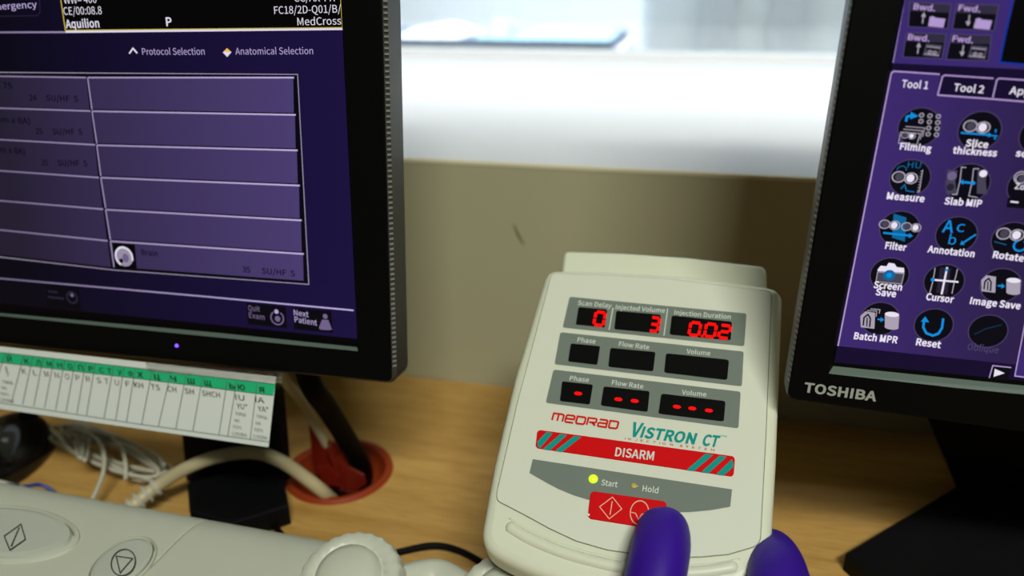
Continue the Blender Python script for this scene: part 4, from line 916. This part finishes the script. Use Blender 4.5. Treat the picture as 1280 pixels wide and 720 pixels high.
for q in (S1, S2, S3): d.poly(rquad(q, .012, .06), M_strip, 1)
d.line(c9(433, 290), c9(416, 385), 1.3, M_prt, 2); d.line(c9(667, 294), c9(651, 410), 1.3, M_prt, 2)
for t, a, b in (('Scan Delay', (280, 278), (425, 291)), ('Injected Volume', (443, 296), (655, 312)), ('Injection Duration', (695, 319), (937, 339)),
                ('Phase', (279, 436), (357, 444)), ('Flow Rate', (457, 454), (587, 469)), ('Volume', (747, 486), (849, 495)),
                ('Phase', (246, 601), (328, 609)), ('Flow Rate', (427, 619), (562, 637)), ('Volume', (727, 661), (832, 671))):
    d.text(t, c9(*a), c9(*b), 5.6, M_prt, 2, bold=.018)
# logo drawn in strokes: rounded slanted letters
GL = {'m': [[(0, 0), (0, 1), (.85, 1), (1, .85), (1, 0)], [(.5, 1), (.5, 0)]],
      'e': [[(1, 0), (.12, 0), (0, .15), (0, .85), (.12, 1), (.88, 1), (1, .85), (1, .5), (0, .5)]],
      'd': [[(0, 0), (0, 1), (.85, 1), (1, .85), (1, .15), (.85, 0), (0, 0)]],
      'r': [[(0, 0), (0, 1), (.88, 1), (1, .88), (1, .52), (.85, .42), (.2, .42)], [(.55, .42), (1, 0)]],
      'a': [[(.05, 1), (.88, 1), (1, .85), (1, 0), (.12, 0), (0, .12), (0, .42), (.12, .52), (1, .52)]]}
a, b = Vector(c10(320, 73)), Vector(c10(556, 104)); cap = 8.6; pos = 0; tot = 1.35 + 5 * 1.1 + 5 * .33
for ch in 'medrad':
    w = 1.35 if ch == 'm' else 1.1
    for st in GL[ch]:
        P = []
        for x, y in st:
            t = (pos + x * w) / tot; p = a + (b - a) * t; P.append((p.x + y * cap * .28, p.y - y * cap))
        d.path(P, 2.3, M_redp, 2)
    pos += w + .33
d.text('V', c10(599, 129), c10(640, 134), 16.8, M_teal, 2, bold=.045, shear=.16)
d.text('ISTRON', c10(640, 134), c10(838, 160), 13, M_teal, 2, bold=.045, shear=.18)
d.text('CT', c10(864, 163), c10(922, 170), 13.4, M_teal, 2, bold=.045, shear=.18)
d.text('TM', c10(933, 132), c10(955, 135), 1.8, M_teal, 2)
d.text('INJECTION SYSTEM', c10(585, 143), c10(910, 186), 2.6, M_redp, 2, space=1.9)
gp = [(250, 215), (975, 325), (968, 388), (900, 400), (830, 407), (740, 410), (640, 402), (540, 385), (450, 362), (400, 347), (345, 324), (300, 301), (238, 265)]
gpx = [c10(*p) for p in gp]
d.poly([gpx[0]] + gpx[1:], M_strip, 1)
d.text('Start', c10(498, 309), c10(557, 317), 7, M_prt, 2, bold=.02); d.text('Hold', c10(648, 331), c10(706, 339), 7.2, M_prt, 2, bold=.02)
mb.build('faceplate', unit, recalc=False)
# grip rib
mb = MB()
gc = [(634, 657), (660, 673), (700, 690), (745, 703), (790, 712), (835, 716), (880, 715), (922, 708)]
P = catmull([FD.px(x, y, -.0012) for x, y in gc], 6)
tube(mb, P, [.0016] + [.0030] * (len(P) - 2) + [.0016], M_house, 14)
P = catmull([FD.px(x + 3, y - 9, -.0002) for x, y in gc], 6); tube(mb, P, .0006, M_house, 8)
mb.build('grip_rib', unit)
# display windows
WN = [[c9(285, 287), c9(408, 298), c9(398, 375), c9(273, 362)], [c9(447, 303), c9(638, 320), c9(630, 400), c9(438, 382)], [c9(685, 323), c9(943, 350), c9(937, 430), c9(675, 405)],
      [c9(252, 443), c9(378, 455), c9(365, 535), c9(240, 520)], [c9(422, 462), c9(615, 480), c9(605, 563), c9(412, 543)], [c9(660, 485), c9(930, 513), c9(922, 600), c9(652, 568)],
      [c9(215, 605), c9(347, 620), c9(333, 705), c9(205, 690)], [c9(393, 627), c9(590, 648), c9(581, 737), c9(380, 709)], [c9(640, 658), c9(915, 690), c9(908, 778), c9(627, 744)]]
SEG = {'a': ((.08, 1), (.92, 1)), 'b': ((1, .95), (1, .55)), 'c': ((1, .45), (1, .05)), 'd': ((.08, 0), (.92, 0)), 'e': ((0, .45), (0, .05)), 'f': ((0, .95), (0, .55)), 'g': ((.12, .5), (.88, .5))}
DG = {'0': 'abcdef', '3': 'abgcd', '2': 'abged'}
def digit(d, ch, x0, y0, x1, y1):          # bottom-left px to top-right px of a slanted digit (crop coordinates)
    w, h = x1 - x0, y0 - y1; sh = h * .2
    for s_ in DG[ch]:
        (ax, ay), (bx, by_) = SEG[s_]
        f = lambda u, v: c9(x0 + u * (w - sh) + v * sh, y0 - v * h + u * w * .1)
        d.line(f(ax, ay), f(bx, by_), 3.6, M_led, 1)
for i, q in enumerate(WN):
    mb = MB(); d = Draw(FD, mb, off=.0009); d.poly(rquad(q, .05, .09), M_win, 1)
    w = mb.build('display_window', unit, recalc=False)
    mb = MB(); d = Draw(FD, mb, off=.0012)
    if i == 0: digit(d, '0', 350, 362, 401, 307)
    if i == 1: digit(d, '3', 588, 388, 634, 331)
    if i == 2:
        digit(d, '0', 757, 405, 810, 352); digit(d, '0', 824, 411, 877, 358); digit(d, '2', 884, 417, 938, 364); d.circ(*c9(815, 412), 1.9, M_led, 2)
    for (x, y) in {6: [(283, 658)], 7: [(455, 683), (525, 690)], 8: [(706, 715), (772, 722), (843, 731)]}.get(i, []):
        P = [c9(x - 17, y - 3), c9(x - 8, y - 9), c9(x + 12, y - 6), c9(x + 19, y + 2), c9(x + 8, y + 8), c9(x - 12, y + 5)]; d.poly(P, M_led, 1)
    if mb.v: mb.build('led_digits', w, recalc=False)
# disarm bar
BQ = [(672, 538), (918.8, 571.5), (917, 597), (669.5, 561)]
mb = MB(); d = Draw(FD, mb, off=.0009)
slab(mb, FD, [P2(FD.loc(x, y)) for x, y in rquad(BQ, .018, .2)], [(.0002, -.0012), (0, -.0009), (0, -.0003)], M_red, cap1=False)
d = Draw(FD, mb, off=.0012)
for t0, t1, b0, b1 in ((.045, .078, .004, .022), (.115, .15, .037, .073), (.185, .222, .098, .134), (.85, .89, .762, .80), (.922, .958, .836, .874), (.983, .996, .912, .95)):
    u = lambda a_, v_: bil(BQ, a_, v_)
    if t0 > .98: d.poly([u(.985, .12), u(.994, .3), u(.994, .5), u(b1, .96), u(b0, .96)], M_teal, 1)
    elif b0 < .01: d.poly([u(t0, .03), u(t1, .03), u(b1, .93), u(.010, .84), u(.006, .6)], M_teal, 1)
    else: d.poly([u(t0, .03), u(t1, .03), u(b1, .96), u(b0, .96)], M_teal, 1)
d.text('DISARM', c10(548, 203), c10(689, 219), 10.6, M_prt, 2, bold=.03)
tag(mb.build('disarm_key', unit, recalc=False), 'red disarm bar with teal stripes')
RQ = [(738.5, 614.5), (834, 628), (829, 664), (734.5, 649)]
mb = MB(); d = Draw(FD, mb, off=.0012)
slab(mb, FD, [P2(FD.loc(x, y)) for x, y in rquad(RQ, .06, .16)], [(.0002, -.0013), (0, -.0010), (0, -.0003)], M_red, cap1=False)
M_pk = mat('pale_pink_outline', (226, 176, 150), .5)
d.path([c10(540, 353), c10(574, 396), c10(528, 432), c10(493, 388)], 1.1, M_pk, 2, True); d.line(c10(539, 368), c10(531, 417), 1.2, M_pk, 2)
cx, cy = c10(638, 409)
d.circ(cx, cy, 12, M_pk, 2, ring=1.1, ky=1.35)
d.path([c10(604, 407), c10(624, 412), c10(634, 434), c10(648, 414), c10(671, 414)], 1.1, M_pk, 2)
d.circ(*c10(453, 417), 1.4, mat('white_chip', (240, 240, 240), .4), 3)
tag(mb.build('start_hold_key', unit, recalc=False), 'red start and hold key under the thumb')
for (x, y, m, nm) in ((470, 287, M_green, 'lit green indicator light'), (617, 312, M_amber, 'unlit amber indicator light')):
    mb = MB(); d = Draw(FD, mb, off=.0012); c = FD.px(*c10(x, y), .0008)
    lathe(mb, c, FD.x, FD.z, -FD.y, [(.0022, 0), (.0019, .0007), (.001, .0012), (.0001, .0013)] if m is M_green else [(.0014, 0), (.0012, .0003), (.0001, .0005)], m, 20)
    if m is M_amber: d.poly([c10(623, 306), c10(635, 313), c10(621, 321)], M_amber, 1)
    tag(mb.build('indicator_light', unit), nm)

# ------------------------------------------------------------------ gloved hand
def dp(x, y, off):
    p = FD.px(x, y, off); p.z = max(p.z, .020); return p
chains = []
def skinned(name, chains, label, cat):
    vs, es, rs = [], [], []
    for ch in chains:
        prev = ch[0] if isinstance(ch[0], int) else None
        for it in (ch[1:] if prev is not None else ch):
            vs.append(it[0]); rs.append(it[1]); i = len(vs) - 1
            if prev is not None: es.append((prev, i))
            prev = i
    o_ = vs[0].copy()
    me = bpy.data.meshes.new(name); me.from_pydata([v_ - o_ for v_ in vs], es, [])
    ob = bpy.data.objects.new(name, me); COL.objects.link(ob); ob.location = o_; ORG[ob.name] = o_
    sk = ob.modifiers.new('skin', 'SKIN'); sk.use_smooth_shade = True
    for i, r_ in enumerate(rs):
        sv = me.skin_vertices[0].data[i]
        sv.radius = r_ if isinstance(r_, tuple) else (r_, r_)
    me.skin_vertices[0].data[0].use_root = True
    ss = ob.modifiers.new('sub', 'SUBSURF'); ss.levels = 3; ss.render_levels = 3
    me.materials.append(M_glove)
    return tag(ob, label, cat)
palm0 = dp(905, 940, -.010)
ch = [
 [(palm0, (.036, .027))],                                                     # 0 palm centre
 [0, (Vector((.044, .165, .052)), (.029, .023)), (Vector((.058, .095, .062)), (.028, .024)), (Vector((.066, .05, .068)), (.030, .026))],   # 1,2 wrist, forearm
 [0, (dp(838, 890, .002), .0200), (dp(806, 820, .010), .0172), (dp(813, 752, .0165), .0134), (dp(820, 716, .0165), .0134), (dp(827, 684, .0135), .0136), (dp(830.5, 656, .010), .0122), (dp(831.5, 641, .0085), .0078)],
 [0, (dp(972, 850, -.002), .0185), (dp(979, 770, .006), .0152), (dp(973, 716, .003), .0138), (dp(968, 692, -.014), .0118), (dp(955, 685, -.034), .0095), (dp(925, 690, -.043), .0085)],
 [0, (dp(962, 880, -.026), .0160), (dp(965, 800, -.045), .0105), (dp(940, 740, -.052), .0098), (dp(905, 715, -.052), .009), (dp(880, 705, -.049), .0078)],
 [0, (dp(925, 890, -.038), .0130), (dp(925, 815, -.054), .0100), (dp(895, 760, -.058), .0092), (dp(865, 738, -.056), .0085), (dp(845, 728, -.051), .0075)],
 [0, (dp(885, 900, -.038), .0120), (dp(880, 835, -.052), .0088), (dp(855, 790, -.055), .008), (dp(830, 770, -.052), .0075), (dp(815, 760, -.048), .0065)],
]
hand = skinned('gloved_hand', ch, 'hand in a purple nitrile glove, thumb pressing the red hold key of the control unit', 'hand')
mb = MB()
P = [Vector((.058, .098, .062)), Vector((.072, .02, .074)), Vector((.09, -.09, .09))]
tube(mb, P, [.032, .036, .045], M_skin, 24); mb.build('sleeve', hand)

# ------------------------------------------------------------------ grommet
gro = empty('desk_grommet', GC, 'orange brown cable grommet ring let into the desk beside the left monitor stand', 'grommet')
X, Y, Z = Vector((1, 0, 0)), Vector((0, 1, 0)), Vector((0, 0, 1))
mb = MB()
lathe(mb, Vector((GC.x, GC.y, 0)), X, Y, Z, [(GR, .0), (GR - .0006, .0022), (GR - .003, .003), (GR - .0055, .0024), (GR - .0065, 0), (GR - .0068, -.045), (GR - .009, -.045), (GR - .009, -.0451)], M_grom, 64, caps=False)
mb.build('ring', gro, recalc=False)
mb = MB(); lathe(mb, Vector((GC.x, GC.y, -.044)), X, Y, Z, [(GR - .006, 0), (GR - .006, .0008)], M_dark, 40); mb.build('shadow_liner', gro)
mb = MB(); yg = GC.y - .004
def gplate(pts, y, th, m):
    A = [at_y(x, y_, y) for x, y_ in pts]; B = [p + Vector((0, th, 0)) for p in A]; n = len(A)
    mb.add(A + B, [tuple(range(n)), tuple(range(2 * n - 1, n - 1, -1))] + [(i, (i + 1) % n, n + (i + 1) % n, n + i) for i in range(n)], m)
gplate([(386, 532), (399, 531), (407, 548), (432, 583), (428, 606), (410, 608), (396, 596), (391, 576)], yg, .0025, M_flap)
gplate([(418, 570), (432, 583), (454, 595), (457, 605), (444, 615), (428, 612)], yg - .008, .0022, M_flap)
gplate([(396, 584), (410, 582), (424, 598), (424, 608), (404, 606)], yg - .013, .002, M_flap)
gplate([(409, 560), (413, 558), (431, 612), (427, 614)], yg - .011, .006, M_flap)
tag(mb.build('open_lid', gro), 'dark red lid flaps standing open in the hole')

# ------------------------------------------------------------------ cables
def cable(name, pts, r, m, label, n=8, seg=12, cat='cable', extra=None, group=None):
    mb = MB(); P = catmull([p if isinstance(p, Vector) else at_z(*p) for p in pts], n); tube(mb, P, r, m, seg)
    if extra: extra(mb, P)
    return tag(mb.build(name), label, cat, group)
def relief(mb, P):
    for k in (14, 17, 20, 23):
        t = (P[k + 1] - P[k]).normalized(); a_ = P[k] - t * .0011; b_ = P[k] + t * .0011
        tube(mb, [a_, b_], .0066, M_cabw, 16)
cable('monitor_cable', [(118, 668, .010), (150, 645, .012), (170, 629, .015), (200, 605, .022), (240, 582, .034), (280, 569, .040), (320, 566, .040), (352, 577, .034), (380, 596, .020), (402, 613, .008), (418, 628, -.010), (430, 645, -.03)], .0045, M_cabb,
      'thick beige cable arching over the left stand base into the grommet', extra=relief)
cable('grey_cable', [at_z(352, 464, .105) + Vector((-.02, .03, .10)), at_z(352, 464, .105) + Vector((-.012, .018, .04)), (352, 464, .105), (372, 495, .075), (392, 528, .045), (410, 558, .02), (424, 582, -.005), (432, 600, -.03)], .0034, M_cabb, 'thin beige grey cable dropping from behind the left monitor into the grommet')
cable('cable_sleeve', [at_z(385, 470, .10) + Vector((-.02, .035, .10)), at_z(385, 470, .10) + Vector((-.013, .02, .04)), (385, 470, .10), (408, 508, .07), (428, 540, .04), (446, 570, .01), (455, 592, -.02), (456, 605, -.035)], .0072, M_cabk, 'thick black cable dropping from behind the left monitor into the grommet')
cable('black_cord', [(300, 640, .002), (325, 648, .0025), (343, 658, .0025), (362, 680, .0025), (400, 702, .0025), (450, 704, .0025), (495, 691, .003), (540, 682, .005), (570, 687, .004), (600, 702, .0025), (650, 735, .0025)], .0021, M_cabk, 'thin black cord on the desk passing behind the injector arm')
cable('blue_cord', [(8, 606, .03), (30, 608, .02), (48, 606, .016), (62, 611, .012), (74, 622, .006)], .0013, M_cabbl, 'thin blue cord beside the black mouse')
cable('white_cord', [(-40, 596, .03), (-10, 600, .028), (15, 606, .024), (38, 613, .02), (55, 622, .012)], .0013, M_cabw, 'thin white cord at the left edge above the injector head')
# coiled bundle
mb = MB()
cc = (138, 566); P = []
turns = 6
for k in range(turns * 14 + 1):
    a = 2 * math.pi * k / 14; t = k / (turns * 14)
    wob = 1 + .07 * math.sin(k * .9)
    ax, ay = (72 - 8 * math.sin(t * 9)) * wob, (15 + 6 * math.sin(t * 7 + 1)) * wob
    ux, uy = math.cos(a) * ax, math.sin(a) * ay
    th = R(20 + 7 * math.sin(t * 11))
    P.append(at_z(cc[0] + ux * math.cos(th) - uy * math.sin(th), cc[1] + ux * math.sin(th) + uy * math.cos(th), .003 + .013 * t + .0018 * math.sin(k * 1.3)))
P = catmull(P, 3); tube(mb, P, .0014, M_cabw, 8)
P = catmull([at_z(x, y, z) for x, y, z in ((92, 536, .018), (115, 545, .022), (128, 560, .024), (130, 585, .022), (123, 608, .016), (112, 632, .01))], 6); tube(mb, P, .0016, M_cabw, 8)
P = catmull([at_z(x, y, z) for x, y, z in ((140, 548, .018), (152, 560, .022), (157, 580, .02), (157, 600, .012))], 6); tube(mb, P, .0014, M_cabw, 8)
for x, y in ((100, 549), (106, 552)):
    P = catmull([at_z(x + 5 * math.cos(a), y + 24 * math.sin(a), .012 + .012 * math.sin(a)) for a in [2 * math.pi * k / 10 for k in range(10)]], 3, True); tube(mb, P, .0013, M_cabw, 8, closed=True)
tag(mb.build('coiled_cable'), 'pale grey cable coiled in a bundle on the desk under the paper strip', 'cable')

# ------------------------------------------------------------------ mouse
c = at_z(6, 580, 0)
mouse = empty('computer_mouse', c, 'glossy black mouse on the desk at the left edge, under the paper strip', 'mouse')
M_mouse = mat('glossy_black_plastic', (10, 9, 12), .12, spec=.6)
def dome(mb, c, rx, ry, rz, m, ax=0, u0=0, u1=1, n=14, seg=36, k=1):
    vs, fs = [], []
    for i in range(n + 1):
        a = (math.pi / 2) * (u0 + (u1 - u0) * i / n)
        for j in range(seg):
            b = 2 * math.pi * j / seg; x, y = rx * math.cos(a) ** .7 * math.cos(b), ry * math.cos(a) ** .7 * math.sin(b)
            vs.append(c + Vector((x * math.cos(ax) - y * math.sin(ax), x * math.sin(ax) + y * math.cos(ax), rz * math.sin(a))) * k)
    for i in range(n):
        for j in range(seg): fs.append((i * seg + j, i * seg + (j + 1) % seg, (i + 1) * seg + (j + 1) % seg, (i + 1) * seg + j))
    fs.append(tuple(range(seg))[::-1]); fs.append(tuple(n * seg + j for j in range(seg)))
    mb.add(vs, fs, m, True)
mb = MB(); dome(mb, c, .029, .046, .031, M_mouse, R(12)); mb.build('shell', mouse)
mb = MB(); lathe(mb, c + Vector((0.004, .026, .026)), Vector((0, 1, 0)), Vector((0, 0, 1)), Vector((1, 0, 0)), [(.006, -.003), (.0075, -.002), (.0075, .002), (.006, .003)], M_base, 20); mb.build('scroll_wheel', mouse)

# ------------------------------------------------------------------ injector head in the foreground
HZ = .056
ax0, ax1 = at_z(-70, 598, .042), at_z(392, 682, .042)
axd = (ax1 - ax0); axd.z = 0; Lh = axd.length; axd.normalize(); perp = Vector((axd.y, -axd.x, 0))   # towards the viewer
ih = empty('power_injector', ax0 + perp * .04 - Vector((0, 0, .042)), 'light grey injector head lying in the foreground, with oval start and stop buttons', 'medical device')
def hp_(s, w, z): return ax0 + axd * s + perp * w + Vector((0, 0, z - .042))
prof = []
for k in range(40):                        # rounded body cross-section (w towards viewer, z)
    a = 2 * math.pi * k / 40; ca, sa = math.cos(a), math.sin(a)
    prof.append((.049 + .052 * math.copysign(abs(ca) ** .55, ca), .030 + .027 * math.copysign(abs(sa) ** .62, sa)))
def body(name, s0, s1, r0=True, r1=True, m=M_handle):
    mb = MB(); st = [s0, s0 + .0005, s0 + .0012, s1 - .0012, s1 - .0005, s1]; sc_ = [.988, .998, 1, 1, .998, .988]
    vs = [hp_(s, .049 + (w - .049) * k, .030 + (z - .030) * k) for s, k in zip(st, sc_) for w, z in prof]
    n = len(prof); fs = [(i * n + k, i * n + (k + 1) % n, (i + 1) * n + (k + 1) % n, (i + 1) * n + k) for i in range(5) for k in range(n)]
    mb.add(vs, fs, m, True); mb.add(vs[:n], [tuple(range(n))], m); mb.add(vs[-n:], [tuple(range(n))[::-1]], m)
    return mb.build(name, ih)
seam = at_z(246, 665, .05); sS = (seam - ax0).dot(axd)
body('button_housing', -.14, sS - .00025); body('end_housing', sS + .00025, Lh + .030)
def flat_btn(name, cx, cy, rx, ry, rot, lab):
    c = at_z(cx, cy, HZ + .0005); th = R(rot)
    ex = axd * math.cos(th) + perp * math.sin(th); ey = -axd * math.sin(th) + perp * math.cos(th)
    mb = MB(); n = 44
    def ring(k, z): return [c + ex * (rx * k * math.cos(2 * math.pi * i / n)) + ey * (ry * k * math.sin(2 * math.pi * i / n)) + Vector((0, 0, z)) for i in range(n)]
    lv = [(1.13, -.0006), (1.10, .0016), (1.05, .0020), (1.02, .0004), (1.0, .0004), (.97, .0024), (.85, .0030), (.5, .0034), (.05, .0036)]
    ms = [M_handle, M_handle, M_handle, M_line, M_hbtn, M_hbtn, M_hbtn, M_hbtn]
    for (k0, z0_), (k1, z1_), m in zip(lv, lv[1:], ms):
        A, B = ring(k0, z0_), ring(k1, z1_); mb.add(A + B, [(i, (i + 1) % n, n + (i + 1) % n, n + i) for i in range(n)], m, True)
    mb.add(ring(.05, .0036), [tuple(range(n))], M_hbtn)
    o = mb.build(name, ih); tag(o, lab)
    return o, c
class ZF:                                   # drawing plane parallel to the desk
    def __init__(s, z): s.z_ = z; s.M = Matrix.Identity(3)
    def px(s, x, y, off=0): return at_z(x, y, s.z_ + off)
    def loc(s, x, y, off=0): return s.px(x, y, off)
    def W(s, v): return Vector(v)
o, c = flat_btn('start_button', 8, 668, .0395, .0185, 0, 'large oval button marked with a diamond')
mb = MB(); d = Draw(ZF(HZ + .0046), mb)
d.path([(26, 655), (31.5, 674), (12, 687.5), (5, 670)], 1.3, M_icon, 0, True); d.line((24, 659), (13.5, 683), 1.3, M_icon, 0)
mb.build('diamond_symbol', o, recalc=False)
o, c = flat_btn('stop_button', 154, 707, .0135, .0185, -12, 'small oval button marked with a circle and triangle')
mb = MB(); d = Draw(ZF(HZ + .0046), mb)
P = [(154 + 15 * math.cos(a) - 2 * math.sin(a), 703 + 16.5 * math.sin(a)) for a in [2 * math.pi * k / 32 for k in range(32)]]
d.path(P, 1.6, M_icon, 0, True); d.path([(145, 695), (165.5, 698), (150, 716)], 1.4, M_icon, 0, True)
mb.build('circle_symbol', o, recalc=False)
# joint caps and arm
def joint(name, px_, py_, z, r, parent, tilt=(.0, -.35, 1)):
    c = at_z(px_, py_, z); Zd = Vector(tilt).normalized(); Xd = Zd.cross(Vector((0, 1, 0))).normalized(); Yd = Zd.cross(Xd)
    mb = MB()
    rib = lambda a, i: 1 + (.022 * (1 if int(a * 48 / 6.2832 + .01) % 2 else 0) if i in (1, 2, 3, 4, 5, 6) else 0)
    lathe(mb, c, Xd, Yd, Zd, [(r * .9, -.045), (r * .97, -.03), (r, -.024), (r, -.006), (r * .96, -.001), (r * .9, .0012), (r * .66, .0018), (r * .655, .0010), (r * .64, .001), (r * .60, .004), (r * .45, .0065), (r * .2, .0078), (.0004, .008)], M_handle, 144, mod=rib, smooth=True)
    return mb.build(name, parent), c
j1, jc1 = joint('pivot_cap', 436, 722, .058, .0265, ih)
arm = empty('support_arm', at_z(560, 740, 0), 'light grey jointed support arm crossing the bottom edge of the photo beside the injector head', 'support arm')
j2, jc2 = joint('pivot_cap', 632, 748, .055, .0250, arm)
mb = MB(); P = catmull([jc1 + Vector((.012, .004, -.012)), at_z(545, 722, .042), jc2 + Vector((-.012, .002, -.012))], 8); tube(mb, P, .0095, M_handle, 24); mb.build('arm_tube', arm)
mb = MB(); P = [jc2 + Vector((0, -.01, -.02)), jc2 + Vector((.03, -.12, -.02)), jc2 + Vector((.04, -.28, -.02))]; tube(mb, catmull(P, 6), .0115, M_handle, 24); mb.build('arm_tube', arm)

# ------------------------------------------------------------------ lights
def area(name, loc, target, size, size_y, energy, col=(1, 1, 1)):
    l = bpy.data.lights.new(name, 'AREA'); l.shape = 'RECTANGLE'; l.size, l.size_y = size, size_y; l.energy = energy; l.color = col
    o = bpy.data.objects.new(name, l); COL.objects.link(o); o.location = loc
    o.rotation_euler = (Vector(target) - Vector(loc)).to_track_quat('-Z', 'Y').to_euler()
    return o
area('ceiling_light', (.55, -1.05, 1.85), (0, .4, 0), .75, .16, 44, (1, 1, .9))
o = area('scanner_room_light', (-.4, 3.4, 1.95), (-.4, 3.4, -.75), 3.4, 2.6, 118, (.97, .98, 1)); o.data.spread = R(76)
o = area('ledge_fill_light', (-.1, 1.02, .99), (-.1, 1.0, SILL), 2.1, .2, 4.8, (.98, .98, 1)); o.data.spread = R(62)  # added lamp without a fitting, brightens the white ledge
w = bpy.data.worlds.new('room_ambient'); sc.world = w; w.use_nodes = True
w.node_tree.nodes['Background'].inputs[0].default_value = (.52, .52, .50, 1)
w.node_tree.nodes['Background'].inputs[1].default_value = .06

cd = bpy.data.cameras.new('camera'); cam = bpy.data.objects.new('camera', cd); COL.objects.link(cam); sc.camera = cam
cd.sensor_width = 36; cd.sensor_fit = 'HORIZONTAL'; cd.lens = FPX * 36 / 1280; cd.clip_start = .01; cd.clip_end = 50
mw = Matrix.Identity(4)
for i in range(3): mw[i][0], mw[i][1], mw[i][2], mw[i][3] = CR[i], CU[i], -CF[i], CPOS[i]
cam.matrix_world = mw
cd.dof.use_dof = True; cd.dof.focus_distance = .380; cd.dof.aperture_fstop = cd.lens / 1000 / .0058
sc.view_settings.view_transform = 'Standard'; sc.view_settings.look = 'None'; sc.view_settings.exposure = 0
sc.cycles.use_denoising = True
sc.cycles.max_bounces = 8
sc.cycles.transparent_max_bounces = 12
